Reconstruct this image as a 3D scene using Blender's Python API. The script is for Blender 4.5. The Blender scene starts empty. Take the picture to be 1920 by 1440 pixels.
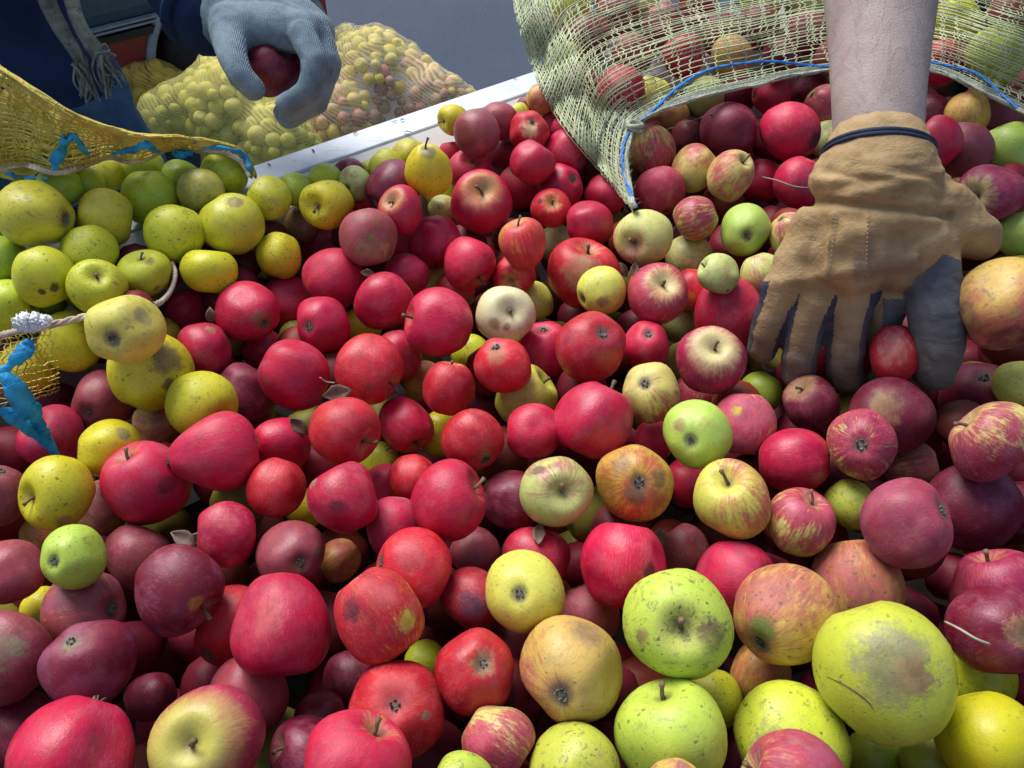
import bpy, bmesh, math, random
import numpy as np
from mathutils import Vector, Matrix, Quaternion
R_=math.radians
SC=bpy.context.scene; COL=SC.collection
# ---------------------------------------------------------------- camera, sky, sun, exposure
F_PX=1663.0; CAM_Z=1.65; PITCH=45.0
cam_data=bpy.data.cameras.new('camera'); cam=bpy.data.objects.new('camera',cam_data); COL.objects.link(cam)
cam_data.sensor_width=36.0; cam_data.lens=36.0*F_PX/1920.0
cam_data.clip_start=.02; cam_data.clip_end=400
cam.location=(0,0,CAM_Z); cam.rotation_euler=(R_(90-PITCH),0,0)
SC.camera=cam
SUN_EL,SUN_AZ=56.0,-36.0      # degrees; azimuth from +Y, clockwise positive
world=bpy.data.worlds.new('World'); SC.world=world; world.use_nodes=True
wn=world.node_tree.nodes; bgn=wn['Background']
sky=wn.new('ShaderNodeTexSky'); sky.sky_type='NISHITA'; sky.sun_disc=False
sky.sun_elevation=R_(SUN_EL); sky.sun_rotation=R_(SUN_AZ); sky.air_density=1.0; sky.dust_density=2.5; sky.ozone_density=1.0
world.node_tree.links.new(sky.outputs[0],bgn.inputs[0]); bgn.inputs[1].default_value=0.060
sun_d=bpy.data.lights.new('sun','SUN'); sun_d.energy=1.5; sun_d.angle=R_(38); sun_d.color=(1,.985,.96)
sun=bpy.data.objects.new('sun',sun_d); COL.objects.link(sun)
sd=Vector((math.sin(R_(SUN_AZ))*math.cos(R_(SUN_EL)),math.cos(R_(SUN_AZ))*math.cos(R_(SUN_EL)),math.sin(R_(SUN_EL))))
sun.rotation_euler=sd.to_track_quat('Z','Y').to_euler()
vs=SC.view_settings; vs.view_transform='Standard'; vs.look='None'; vs.gamma=1.0; vs.exposure=1.46
try: vs.use_curve_mapping=False
except Exception: pass
SC.render.engine='CYCLES'; SC.cycles.max_bounces=8; SC.cycles.diffuse_bounces=3; SC.cycles.transparent_max_bounces=16

# ---------------------------------------------------------------- helpers
S2=math.sqrt(.5)
def ray(px,py):
    xc=(px-960)/F_PX; yc=(720-py)/F_PX
    return np.array([xc, S2+S2*yc, -S2+S2*yc])
CAMP=np.array([0,0,CAM_Z])
def at(px,py,t): return CAMP+ray(px,py)*t            # point at axial distance t
def atz(px,py,z):
    d=ray(px,py); return CAMP+d*((z-CAM_Z)/d[2])
def proj(P):
    P=np.asarray(P,float)-CAMP
    f=S2*P[...,1]-S2*P[...,2]; u=S2*P[...,1]+S2*P[...,2]
    return 960+F_PX*P[...,0]/f, 720-F_PX*u/f, f
rng=random.Random(11); nr=np.random.RandomState(4)
def link(o,parent=None):
    COL.objects.link(o)
    if parent is not None: o.parent=parent
    return o
def mesh_obj(name,verts,faces,mat,parent=None,smooth=True):
    me=bpy.data.meshes.new(name); me.from_pydata([tuple(map(float,v)) for v in verts],[],faces)
    if smooth: me.polygons.foreach_set('use_smooth',[True]*len(me.polygons))
    for m in (mat if isinstance(mat,(list,tuple)) else [mat]): me.materials.append(m)
    me.update(); o=bpy.data.objects.new(name,me); return link(o,parent)
def tag(o,label,cat,group=None):
    o['label']=label; o['category']=cat
    if group: o['group']=group
    return o
def empty(name,loc=(0,0,0)):
    o=bpy.data.objects.new(name,None); o.location=loc; o.empty_display_size=.05; return link(o)
def structure(o): o['kind']='structure'; return o
class MB:
    def __init__(s): s.v=[]; s.f=[]; s.m=[]
    def grid(s,P,closed_u=False,mi=0):
        P=np.asarray(P); nu,nv=P.shape[:2]; b=len(s.v); s.v+=list(P.reshape(-1,3))
        for i in range(nu if closed_u else nu-1):
            for j in range(nv-1):
                a=b+i*nv+j; c=b+((i+1)%nu)*nv+j
                s.f.append((a,c,c+1,a+1)); s.m.append(mi)
    def tube(s,P,rad,n=6,cap=True,flat=1.0,mi=0):
        P=np.asarray(P,float); k=len(P); rad=np.broadcast_to(np.asarray(rad,float),(k,))
        T=np.gradient(P,axis=0); T/=np.linalg.norm(T,axis=1)[:,None]+1e-12
        up=np.array([0,0,1.]) if abs(T[0][2])<.9 else np.array([1.,0,0])
        x=np.cross(up,T[0]); x/=np.linalg.norm(x); b=len(s.v)
        for i in range(k):
            x=x-T[i]*(x@T[i]); x/=np.linalg.norm(x)+1e-12; y=np.cross(T[i],x)
            for q in range(n):
                a=2*math.pi*q/n; s.v.append(P[i]+rad[i]*(math.cos(a)*x+flat*math.sin(a)*y))
        for i in range(k-1):
            for q in range(n):
                q2=(q+1)%n; s.f.append((b+i*n+q,b+i*n+q2,b+(i+1)*n+q2,b+(i+1)*n+q)); s.m.append(mi)
        if cap:
            s.f.append(tuple(b+q for q in range(n))[::-1]); s.m.append(mi)
            s.f.append(tuple(b+(k-1)*n+q for q in range(n))); s.m.append(mi)
    def ribbon(s,P,width,normal,thick=.0004,mi=0):
        P=np.asarray(P,float); k=len(P); width=np.broadcast_to(np.asarray(width,float),(k,))
        N=np.broadcast_to(np.asarray(normal,float),(k,3))
        T=np.gradient(P,axis=0); T/=np.linalg.norm(T,axis=1)[:,None]+1e-12
        Sd=np.cross(T,N); Sd/=np.linalg.norm(Sd,axis=1)[:,None]+1e-12; Nn=np.cross(Sd,T)
        L=P-Sd*width[:,None]/2; Rr=P+Sd*width[:,None]/2; o=Nn*thick/2
        ring=np.stack([L+o,(L+Rr)/2+o+Nn*width[:,None]*.05,Rr+o,Rr-o,(L+Rr)/2-o+Nn*width[:,None]*.05,L-o],0)
        s.grid(ring,closed_u=True,mi=mi)
    def box(s,c,sz,M=None,mi=0):
        c=np.array(c,float); h=np.array(sz,float)/2; b=len(s.v)
        for dz in(-1,1):
            for dy in(-1,1):
                for dx in(-1,1):
                    p=h*np.array([dx,dy,dz]); s.v.append(c+(M@p if M is not None else p))
        for f in((0,2,3,1),(4,5,7,6),(0,1,5,4),(2,6,7,3),(0,4,6,2),(1,3,7,5)):
            s.f.append(tuple(b+i for i in f)); s.m.append(mi)
    def build(s,name,mat,parent=None,smooth=True):
        o=mesh_obj(name,s.v,s.f,mat,parent,smooth)
        if any(s.m): o.data.polygons.foreach_set('material_index',s.m)
        return o
def catmull(P,n):
    P=np.asarray(P,float); k=len(P); Q=np.vstack([2*P[0]-P[1],P,2*P[-1]-P[-2]])
    u=np.linspace(0,k-1-1e-9,n); i=u.astype(int); f=(u-i)[:,None]
    p0,p1,p2,p3=Q[i],Q[i+1],Q[i+2],Q[i+3]
    return .5*((2*p1)+(-p0+p2)*f+(2*p0-5*p1+4*p2-p3)*f**2+(-p0+3*p1-3*p2+p3)*f**3)
def cgrid(rows,nu,nv):
    A=np.stack([catmull(r,nu) for r in rows],0)            # rows x nu x 3
    return np.stack([catmull(A[:,i],nv) for i in range(nu)],0)   # nu x nv x 3
def vnoise(x,seed=0,oct=3):
    x=np.asarray(x,float); r=np.zeros_like(x); a=1.
    g=np.random.RandomState(seed).rand(512)
    for o in range(oct):
        q=x*(2**o)+17*o; i=np.floor(q).astype(int); f=q-i; f=f*f*(3-2*f)
        r+=a*((1-f)*g[i%512]+f*g[(i+1)%512]-.5); a*=.5
    return r
# capsule blobs fused into one continuous surface by a voxel remesh
_ph=np.linspace(0,math.pi,10)[1:-1]; _th=np.linspace(0,2*math.pi,17)[:-1]
BALL=np.array([[0,0,1.]]+[[math.sin(p)*math.cos(q),math.sin(p)*math.sin(q),math.cos(p)] for p in _ph for q in _th]+[[0,0,-1.]])
BALLF=[(0,1+q,1+(q+1)%16) for q in range(16)]+[(1+p*16+q,1+(p+1)*16+q,1+(p+1)*16+(q+1)%16,1+p*16+(q+1)%16) for p in range(7) for q in range(16)]+[(129,1+7*16+(q+1)%16,1+7*16+q) for q in range(16)]
def fused(name,segs,voxel,smooth_it=6,parent=None,mats=None):
    V=[];Fc=[]
    def ball(c,r):
        k=len(V)*130; V.append(BALL*r+np.array(c,float)); Fc.extend(tuple(k+i for i in f) for f in BALLF)
    for sg in segs:
        if len(sg)==1:
            ball(sg[0][0],sg[0][1]); continue
        for (a,ra),(b,rb) in zip(sg[:-1],sg[1:]):
            a=np.array(a,float); b=np.array(b,float); L=np.linalg.norm(b-a); k=max(1,int(L/(.3*min(ra,rb))))
            for i in range(k+1):
                f=i/k
                ball(a*(1-f)+b*f,ra*(1-f)+rb*f)
    me=bpy.data.meshes.new(name+'_src'); me.from_pydata([tuple(v) for v in np.concatenate(V).tolist()],[],Fc); me.update()
    o=bpy.data.objects.new(name,me); COL.objects.link(o)
    m=o.modifiers.new('r','REMESH'); m.mode='VOXEL'; m.voxel_size=voxel; m.use_smooth_shade=True
    m=o.modifiers.new('s','SMOOTH'); m.iterations=smooth_it; m.factor=.5
    dg=bpy.context.evaluated_depsgraph_get(); ev=o.evaluated_get(dg)
    me2=bpy.data.meshes.new_from_object(ev); me2.name=name
    o.modifiers.clear(); o.data=me2; bpy.data.meshes.remove(me)
    me2.polygons.foreach_set('use_smooth',[True]*len(me2.polygons))
    me2.materials.clear()
    for mt in (mats or []): me2.materials.append(mt)
    if parent is not None: o.parent=parent
    return o
def mverts(o):
    a=np.empty(len(o.data.vertices)*3); o.data.vertices.foreach_get('co',a); return a.reshape(-1,3)
def mnormals(o):
    a=np.empty(len(o.data.vertices)*3); o.data.vertices.foreach_get('normal',a); return a.reshape(-1,3)
def setverts(o,V):
    o.data.vertices.foreach_set('co',V.astype(float).ravel()); o.data.update()
# ---- node helper
class NT:
    def __init__(s,name):
        s.m=bpy.data.materials.new(name); s.m.use_nodes=True; s.t=s.m.node_tree; s.n=s.t.nodes; s.l=s.t.links
        s.p=s.n['Principled BSDF']; s.out=s.n['Material Output']
    def put(s,sock,v):
        if isinstance(v,bpy.types.NodeSocket): s.l.new(v,sock)
        elif v is not None: sock.default_value=(*v,1) if (hasattr(v,'__len__') and len(v)==3 and sock.type=='RGBA') else v
    def math(s,op,a,b=None,c=None,clamp=False):
        n=s.n.new('ShaderNodeMath'); n.operation=op; n.use_clamp=clamp
        for k,v in enumerate((a,b,c)):
            if v is not None: s.put(n.inputs[k],v)
        return n.outputs[0]
    def vmath(s,op,a,b=None):
        n=s.n.new('ShaderNodeVectorMath'); n.operation=op; s.put(n.inputs[0],a)
        if b is not None: s.put(n.inputs[3] if op=='SCALE' else n.inputs[1],b)
        return n.outputs['Value'] if op in('DOT_PRODUCT','DISTANCE','LENGTH') else n.outputs[0]
    def mix(s,f,a,b,mode='MIX'):
        n=s.n.new('ShaderNodeMix'); n.data_type='RGBA'; n.blend_type=mode; n.clamp_factor=True
        s.put(n.inputs[0],f); s.put(n.inputs[6],a); s.put(n.inputs[7],b); return n.outputs[2]
    def ss(s,x,lo,hi,o0=0.,o1=1.):
        n=s.n.new('ShaderNodeMapRange'); n.interpolation_type='SMOOTHSTEP'; s.put(n.inputs[0],x)
        for k,v in zip((1,2,3,4),(lo,hi,o0,o1)): s.put(n.inputs[k],v)
        return n.outputs[0]
    def noise(s,vec,scale,detail=3,rough=.55,dist=0):
        n=s.n.new('ShaderNodeTexNoise'); s.put(n.inputs['Vector'],vec); s.put(n.inputs['Scale'],scale)
        n.inputs['Detail'].default_value=detail; n.inputs['Roughness'].default_value=rough; n.inputs['Distortion'].default_value=dist
        return n.outputs[0]
    def vor(s,vec,scale,rnd=1.0):
        n=s.n.new('ShaderNodeTexVoronoi'); s.put(n.inputs['Vector'],vec); n.inputs['Scale'].default_value=scale; n.inputs['Randomness'].default_value=rnd
        return n.outputs['Distance'],n.outputs['Color']
    def oattr(s,name):
        n=s.n.new('ShaderNodeAttribute'); n.attribute_type='OBJECT'; n.attribute_name=name; return n
    def coord(s,which='Object'): return s.n.new('ShaderNodeTexCoord').outputs[which]
    def geo(s,which='Position'): return s.n.new('ShaderNodeNewGeometry').outputs[which]
    def bump(s,h,strength=.3,dist=.002,nrm=None):
        n=s.n.new('ShaderNodeBump'); n.inputs['Strength'].default_value=strength; n.inputs['Distance'].default_value=dist
        s.put(n.inputs['Height'],h)
        if nrm is not None: s.put(n.inputs['Normal'],nrm)
        return n.outputs[0]
    def fin(s,col=None,rough=None,nrm=None,spec=None,metal=None,alpha=None):
        for k,v in(('Base Color',col),('Roughness',rough),('Normal',nrm),('Specular IOR Level',spec),('Metallic',metal),('Alpha',alpha)):
            if v is not None: s.put(s.p.inputs[k],v)
        return s.m
def simple(name,c1,c2,scale=20,rough=.6,bump=.2,bscale=None,dist=.001,detail=4,spec=.4,metal=0):
    t=NT(name); v=t.geo(); n=t.noise(v,scale,detail); c=t.mix(t.ss(n,.3,.7),c1,c2)
    b=t.bump(t.noise(v,bscale or scale*4,4),bump,dist)
    return t.fin(c,rough,b,spec,metal)
APPLES=[
(-0.442,0.692,1.180,0.0341,1.00,(-0.581,-0.325,0.613,0.426),'yel','c',{'b':[(0.17,0.02,-0.98,0.34,'brn')],'bd':(0.71,0.05,-0.71)},'largest olive-yellow apple in the yellow sack mouth, brown eye facing right'),
(-0.396,0.727,1.152,0.0307,0.95,(-0.556,0.208,-0.805,-0.003),'yel','n',{'bd':(-0.51,-0.78,-0.36)},'plain yellow apple right of the largest one in the yellow sack'),
(-0.369,0.772,1.146,0.0282,1.00,(0.283,0.940,0.183,-0.042),'lim','n',{'bd':(0.23,0.81,-0.54)},'clean lime apple under the middle of the white sack cord'),
(-0.330,0.718,1.139,0.0303,1.00,(-0.913,0.390,-0.112,0.048),'lim','n',{'bd':(0.45,-0.74,0.5),'spk':0.9},'round lime apple dotted with dark spots, left of the wrinkled yellow one'),
(-0.397,0.677,1.150,0.0265,1.00,(-0.292,-0.572,-0.748,0.169),'lim','n',{'bd':(-0.98,-0.03,0.2)},'lime apple with small dark scab wedged under the plain yellow one'),
(-0.425,0.636,1.151,0.0285,1.00,(0.615,-0.010,-0.231,-0.754),'lim','n',{'b':[(0.49,0.81,-0.32,0.22,'blk'),(0.8,0.48,-0.37,0.16,'blk')],'bd':(0.52,0.48,0.71)},'lime apple with two blackened scars, near the left edge'),
(-0.374,0.630,1.144,0.0266,1.00,(0.944,0.233,0.125,0.196),'lim','s',{'bd':(0.19,-0.06,0.98)},'lime apple showing its open stem hollow, in the yellow sack mouth'),
(-0.348,0.670,1.129,0.0258,0.85,(-0.699,0.024,0.038,0.713),'lim','s',{'b':[(0.23,0.41,0.88,0.3,'brn'),(0.71,0.62,-0.32,0.2,'brn')],'bd':(0.48,0.36,0.8)},'misshapen lime apple with cracked brown top beside the stem-hollow one'),
(-0.465,0.628,1.123,0.0265,1.00,(0.222,-0.682,-0.279,0.638),'lim','c',{'bd':(-0.88,0.23,-0.41)},'lime apple cut by the left edge above the white tuft'),
(-0.480,0.674,1.142,0.0231,1.00,(0.253,-0.378,-0.565,0.689),'grn','n',{'bd':(-0.91,-0.32,0.25)},'dim green apple at the left edge, sunk below the largest yellow one'),
(-0.437,0.741,1.178,0.0217,1.00,(0.026,-0.591,-0.365,0.719),'grn','n',{'bd':(-1.0,0.02,0.0)},'green apple half hidden behind the largest yellow one, under the cord'),
(-0.429,0.771,1.162,0.0203,1.00,(0.629,0.298,-0.592,0.405),'lim','s',{'bd':(0.69,-0.67,0.27)},'mottled green apple behind the plain yellow one, under the cord'),
(-0.420,0.802,1.156,0.0198,1.00,(0.173,0.832,0.413,-0.328),'yel','n',{'bd':(-0.76,0.6,0.25)},'shaded yellow apple tucked under the cord, left of a dark gap'),
(-0.395,0.827,1.145,0.0272,1.00,(0.449,0.527,-0.206,-0.691),'grn','n',{'bd':(0.08,0.99,0.08)},'green apple tucked under the cord, right of a dark gap'),
(-0.349,0.815,1.141,0.0225,1.00,(0.108,0.821,0.176,0.533),'grn','n',{'bd':(0.44,0.81,0.38)},'deep green apple under the cord behind the grey scabbed one'),
(-0.318,0.777,1.151,0.0250,1.00,(0.916,-0.368,0.044,-0.152),'scab','n',{'bd':(0.37,-0.92,0.16)},'grey scabbed apple below the right end of the white cord'),
(-0.304,0.819,1.144,0.0254,1.00,(-0.528,-0.334,-0.667,-0.406),'lim','n',{'bd':(-0.9,0.42,-0.09),'spk':0.7},'speckled green apple in the rightmost corner of the yellow sack mouth'),
(-0.281,0.744,1.133,0.0322,1.00,(0.338,0.415,0.845,-0.002),'yel','n',{'b':[(-0.71,0.43,-0.56,0.3,'brn')],'bd':(-0.93,0.09,-0.34),'strk':0.5},"wrinkled yellow apple with brownish streaks at the sack's right side"),
(-0.251,0.784,1.138,0.0237,1.00,(0.145,-0.820,0.352,-0.427),'yel','n',{'bd':(1.0,0.0,0.02)},'yellow apple half hidden behind the wrinkled streaked one'),
(-0.292,0.686,1.119,0.0295,0.85,(-0.218,0.105,0.332,0.912),'gyel','n',{'bd':(-0.05,1.0,0.06),'spk':0.8},'bright yellow oval apple just above the first red ones at left'),
(-0.237,0.736,1.100,0.0257,1.00,(-0.202,-0.677,-0.611,0.356),'gyel','n',{'bd':(-0.92,0.33,-0.21),'spk':0.9},'round bright yellow apple with black specks, left of the yellow-cheeked red one'),
(-0.230,0.811,1.087,0.0222,1.00,(0.510,-0.351,-0.136,-0.774),'brn','n',{'bd':(0.77,0.63,0.07),'strk':1.0},'small shrivelled brown-yellow apple below the yellow one with stem hollow'),
(-0.191,0.786,1.129,0.0294,1.00,(-0.447,-0.061,0.529,-0.719),'gyel','s',{'bd':(-0.6,-0.58,0.55),'spk':0.7},'yellow apple with dark stem hollow on its left, near the rail'),
(-0.230,0.813,1.129,0.0204,1.00,(-0.541,-0.522,0.030,0.659),'grn','s',{'bd':(0.26,0.9,0.35)},'plain green apple at the rail behind the shrivelled brown one'),
(-0.202,0.833,1.128,0.0196,1.00,(0.219,-0.126,0.930,-0.268),'lim','n',{'bd':(-0.18,-0.98,0.07),'spk':0.6},'pale lime apple touching the white rail lip'),
(-0.179,0.852,1.124,0.0188,1.00,(-0.599,0.161,-0.783,0.043),'dark','n',{'bd':(-0.41,-0.91,0.04)},'small purple apple alone against the white rail lip'),
(-0.169,0.823,1.130,0.0194,1.00,(-0.566,0.808,-0.028,0.162),'pale','c',{'bd':(0.18,-0.59,-0.78)},'dull green apple with dark dimple below the small purple one'),
(-0.160,0.867,1.114,0.0179,1.00,(0.030,0.778,-0.562,0.278),'lim','n',{'bd':(0.97,-0.12,-0.19)},'clean lime apple squeezed between purple apples at the rail'),
(-0.139,0.855,1.131,0.0199,1.00,(0.489,0.853,-0.110,0.142),'yel','s',{'bd':(0.71,0.64,0.3),'spk':0.8},'speckled yellow apple at the rail behind the dark purple one'),
(-0.116,0.893,1.122,0.0230,1.00,(0.073,-0.327,-0.897,0.289),'yel','n',{'bd':(-0.28,-0.78,-0.55)},'smooth yellow apple left of the pear-shaped one at the rail'),
(-0.086,0.806,1.158,0.0254,1.10,(-0.226,0.014,0.064,-0.972),'gyel','s',{'b':[(-0.23,0.17,0.96,0.36,'gry')],'bd':(-0.09,0.51,0.85)},'pear-shaped yellow apple with grey patch on top near the rail'),
(-0.126,0.814,1.131,0.0306,1.00,(0.567,-0.638,-0.030,-0.520),'dark','c',{'bd':(0.73,-0.66,-0.19)},'dark purple apple below the yellow ones at the rail'),
(-0.113,0.767,1.134,0.0251,1.00,(0.767,0.285,-0.032,-0.573),'crim','s',{'bd':(0.51,0.59,0.63),'cav':1.0},'crimson apple with tan stem hollow, right under the dark purple one'),
(-0.164,0.842,1.096,0.0190,1.00,(-0.415,-0.690,0.591,-0.041),'crim','n',{'bd':(0.96,0.24,-0.15)},'sliver of crimson apple between the stem-hollow yellow and the mauve bruised one'),
(-0.144,0.728,1.128,0.0308,1.00,(-0.848,0.322,-0.006,-0.421),'mauv','n',{'b':[(-0.61,-0.64,-0.47,0.55,'tan'),(-0.55,-0.83,-0.05,0.15,'grn'),(0.23,-0.64,-0.74,0.2,'brn')],'bd':(-0.47,-0.55,0.69),'rus':0.5},'mauve apple with big tan bruise and greenish scars'),
(-0.121,0.807,1.060,0.0250,1.00,(0.225,0.516,0.381,0.734),'crim','n',{'bd':(-0.46,0.89,0.02)},'crimson apple peeping out right of the mauve bruised one'),
(-0.083,0.785,1.080,0.0288,1.08,(0.203,0.469,-0.768,0.386),'crim','s',{'bd':(0.91,-0.36,-0.21)},'smooth crimson apple left of its brighter twin, upper middle'),
(-0.045,0.733,1.094,0.0290,1.00,(0.511,0.420,0.714,-0.232),'crim','s',{'bd':(-0.94,0.33,-0.09)},'bright crimson apple under the stem-hollow apple, above the cream one'),
(-0.033,0.826,1.106,0.0355,1.00,(-0.933,-0.278,0.050,-0.223),'crim','s',{'b':[(0.33,0.11,0.94,0.4,'tan')],'bd':(0.31,0.22,0.93),'cav':1.2},'large crimson apple with tan top and deep stem hollow, upper middle'),
(-0.085,0.918,1.054,0.0206,1.00,(-0.287,0.104,0.897,-0.320),'yel','n',{'bd':(-0.12,-0.99,-0.05)},'yellow speckled apple left of the large tan-topped crimson one'),
(-0.082,0.884,1.057,0.0188,1.00,(0.477,0.190,0.853,-0.090),'pale','n',{'b':[(-0.76,-0.63,-0.16,0.3,'gry')],'bd':(-0.87,-0.42,0.25)},'pale apple with grey patch under the yellow one, left of tan-topped crimson'),
(-0.048,0.906,1.095,0.0273,1.00,(-0.290,-0.108,0.186,-0.932),'crim','s',{'bd':(-0.24,0.43,0.87),'bloom':0.5},'dusky red apple with small stem pit behind the tan-topped one'),
(-0.040,0.905,1.144,0.0288,1.00,(-0.763,0.096,0.198,0.608),'mauv','n',{'bd':(0.98,-0.04,0.2),'amt':0.9},'dull mauve-red apple in front of the yellow one at the rail'),
(-0.068,0.947,1.138,0.0192,1.00,(-0.595,-0.627,0.196,0.463),'gyel','s',{'bd':(-0.01,0.97,0.26)},'yellow apple leaning on the rail, top of the heap'),
(-0.072,0.934,1.103,0.0157,1.00,(-0.929,0.290,-0.011,-0.229),'crim','n',{'bd':(-0.62,-0.71,0.32)},'tiny magenta glimpse of apple between pear-shaped yellow and dull mauve one'),
(-0.014,0.955,1.131,0.0238,1.00,(0.561,-0.541,-0.588,0.217),'mauv','c',{'bd':(0.09,-0.73,-0.68),'amt':0.8},'pinkish mauve apple at the rail right of the dull mauve one'),
(0.018,0.927,1.134,0.0251,1.00,(-0.080,-0.098,0.947,0.294),'scar','c',{'b':[(0.16,-0.35,-0.92,0.45,'crm')],'bd':(0.52,0.29,-0.8)},'red apple with cream cheek and brown flecks, near the straw sack'),
(0.041,1.011,1.105,0.0198,1.00,(0.124,-0.928,-0.151,0.318),'scab','c',{'bd':(-0.72,0.28,-0.64)},'greenish scabbed apple behind the cream-cheeked red one'),
(0.034,0.986,1.143,0.0178,1.00,(-0.330,0.494,0.020,-0.804),'gold','n',{'bd':(-0.95,0.31,0.06)},'golden apple at the rail beside the straw sack'),
(0.056,1.022,1.131,0.0197,1.00,(0.091,-0.496,-0.059,-0.861),'mauv','n',{'bd':(0.6,0.79,-0.14)},'rosy apple pressed between rail and straw sack'),
(0.019,0.999,1.123,0.0162,1.00,(-0.654,0.379,0.577,-0.307),'dark','n',{'bd':(0.16,-0.98,-0.12)},'small purple apple hidden behind the golden one at the rail'),
(0.008,0.979,1.126,0.0160,1.00,(0.924,-0.252,-0.281,-0.058),'yel','n',{'bd':(0.59,-0.81,-0.01)},'small yellow apple at the rail left of the golden one'),
(0.049,0.982,1.110,0.0194,1.00,(0.211,0.804,0.407,-0.379),'crim','s',{'bd':(-0.8,0.24,0.55),'bloom':0.5},'dusky magenta apple behind the cream-cheeked red one, near the sack'),
(0.066,0.957,1.122,0.0202,1.00,(0.059,0.253,-0.063,-0.964),'crim','s',{'bd':(-0.32,0.73,0.6)},'red apple touching the lower left side of the straw sack'),
(0.062,0.916,1.114,0.0284,1.00,(0.687,-0.239,-0.638,-0.254),'crim','c',{'bd':(0.78,-0.37,-0.51),'bloom':0.4},"deep crimson apple under the straw sack's left edge"),
(0.022,0.865,1.131,0.0277,1.00,(0.512,-0.389,0.000,-0.766),'crim','n',{'bd':(0.85,-0.28,0.45),'bloom':0.3},'glowing magenta apple between two crimson ones, upper middle'),
(-0.003,0.972,1.082,0.0262,1.00,(-0.727,-0.359,-0.584,-0.042),'dark','s',{'bd':(-0.78,0.18,0.59)},'purple-red apple behind the large tan-topped crimson one'),
(0.010,0.925,1.060,0.0283,1.00,(0.457,-0.492,-0.616,0.411),'crim','n',{'bd':(-0.53,-0.74,-0.42)},'pink-red apple right behind the large tan-topped crimson one'),
(0.055,0.872,1.096,0.0273,1.00,(0.330,-0.060,-0.915,-0.223),'crim','c',{'bd':(0.54,0.15,-0.83)},'red apple with grey eye at right, above the double-dented one'),
(0.042,0.828,1.095,0.0235,1.00,(-0.072,-0.062,0.308,-0.946),'scar','s',{'b':[(0.6,0.03,0.8,0.16,'dkr')],'bd':(-0.08,-0.1,0.99),'cav':0.5},'small red apple with two dents and yellow-tinged cheek'),
(0.108,0.881,1.080,0.0271,1.00,(0.204,-0.692,0.421,-0.550),'crim','n',{'bd':(0.89,-0.35,-0.31)},'crimson apple left of the hanging sack tail'),
(0.084,0.800,1.094,0.0271,1.00,(0.616,-0.379,0.589,-0.359),'crim','n',{'bd':(0.57,-0.82,-0.02),'bloom':0.2},'smooth pink-crimson apple above the big tan-patched red one'),
(0.011,0.731,1.118,0.0263,1.00,(0.668,0.008,-0.183,-0.721),'scar','s',{'bd':(0.73,0.68,-0.06),'amt':0.6,'strk':0.8},'red and yellow flushed apple below the double-dented one'),
(0.053,0.845,1.035,0.0248,1.00,(-0.753,0.043,0.345,0.558),'pale','n',{'bd':(0.56,-0.14,0.82)},'shaded greenish apple in a gap left of the smooth pink-crimson one'),
(0.075,0.737,1.076,0.0401,1.00,(-0.622,0.083,0.009,0.778),'scar','s',{'b':[(0.84,-0.01,0.54,0.6,'tan')],'bd':(0.82,0.0,0.57),'amt':0.85},'big red apple with wide tan patch, centre of the heap'),
(0.137,0.758,1.106,0.0315,1.00,(-0.394,-0.538,-0.258,0.699),'pale','s',{'bd':(0.79,0.09,0.61),'amt':0.35},'pale green apple with thin dark stem, below the hanging sack tail'),
(0.198,0.803,1.100,0.0265,1.00,(-0.522,-0.268,0.798,0.135),'strp','s',{'bd':(0.92,0.22,-0.32),'amt':0.5},'small yellow-green apple with mauve striped cap'),
(0.249,0.787,1.094,0.0291,1.00,(-0.340,0.431,-0.726,-0.414),'pgrn','c',{'bd':(-0.71,0.03,-0.71)},'clean green apple with a tiny eye, left of the glove'),
(0.170,0.880,1.084,0.0295,1.00,(0.509,-0.374,0.271,0.727),'strp','c',{'bd':(-0.84,0.38,-0.38),'amt':0.95},'magenta apple with fine stripes right of the hanging sack tail'),
(0.166,0.943,1.100,0.0298,1.00,(-0.011,-0.513,0.822,-0.247),'strp','n',{'bd':(0.42,-0.83,0.37),'amt':0.5},'tan-pink apple right beside the blue string of the sack tail'),
(0.213,0.909,1.096,0.0286,1.00,(-0.152,-0.910,0.008,0.387),'strp','n',{'bd':(-0.77,0.17,-0.62),'amt':0.35},'straw-yellow apple with faint pink stripes, before the straw sack mouth'),
(0.245,0.867,1.114,0.0286,1.00,(0.925,0.184,0.167,0.286),'strp','s',{'b':[(-0.97,0.17,0.17,0.12,'grn')],'bd':(-0.6,0.33,0.72),'amt':0.4},'green-mauve apple with a curved crease below the dark magenta one'),
(0.304,0.942,1.060,0.0274,1.00,(0.073,-0.167,-0.432,-0.883),'crim','c',{'bd':(0.39,0.92,0.06)},'red apple behind the creased green-mauve one'),
(0.259,0.965,1.114,0.0345,1.00,(-0.074,0.763,-0.090,-0.636),'dark','n',{'bd':(-0.87,0.32,-0.38),'amt':1.0},'large dark magenta apple inside the sack mouth, left of the arm'),
(0.231,1.053,1.055,0.0231,1.00,(0.950,-0.263,0.020,-0.166),'mauv','n',{'bd':(-0.35,-0.79,0.5)},'dull brownish apple deep in the sack mouth'),
(0.215,1.104,1.055,0.0274,1.00,(-0.689,0.306,-0.011,-0.657),'gold','n',{'bd':(-0.94,0.31,0.16)},'tan apple just under the sack hem near the knot'),
(0.262,1.155,1.055,0.0253,1.00,(0.648,-0.519,-0.337,0.444),'grn','n',{'bd':(-0.87,-0.49,-0.06)},'dark green apple in shade under the sack hem'),
(0.312,1.180,1.055,0.0362,1.00,(-0.665,-0.261,-0.692,-0.106),'dark','n',{'bd':(-0.68,-0.69,-0.25)},'shaded dark red apple under the middle of the sack hem'),
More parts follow.
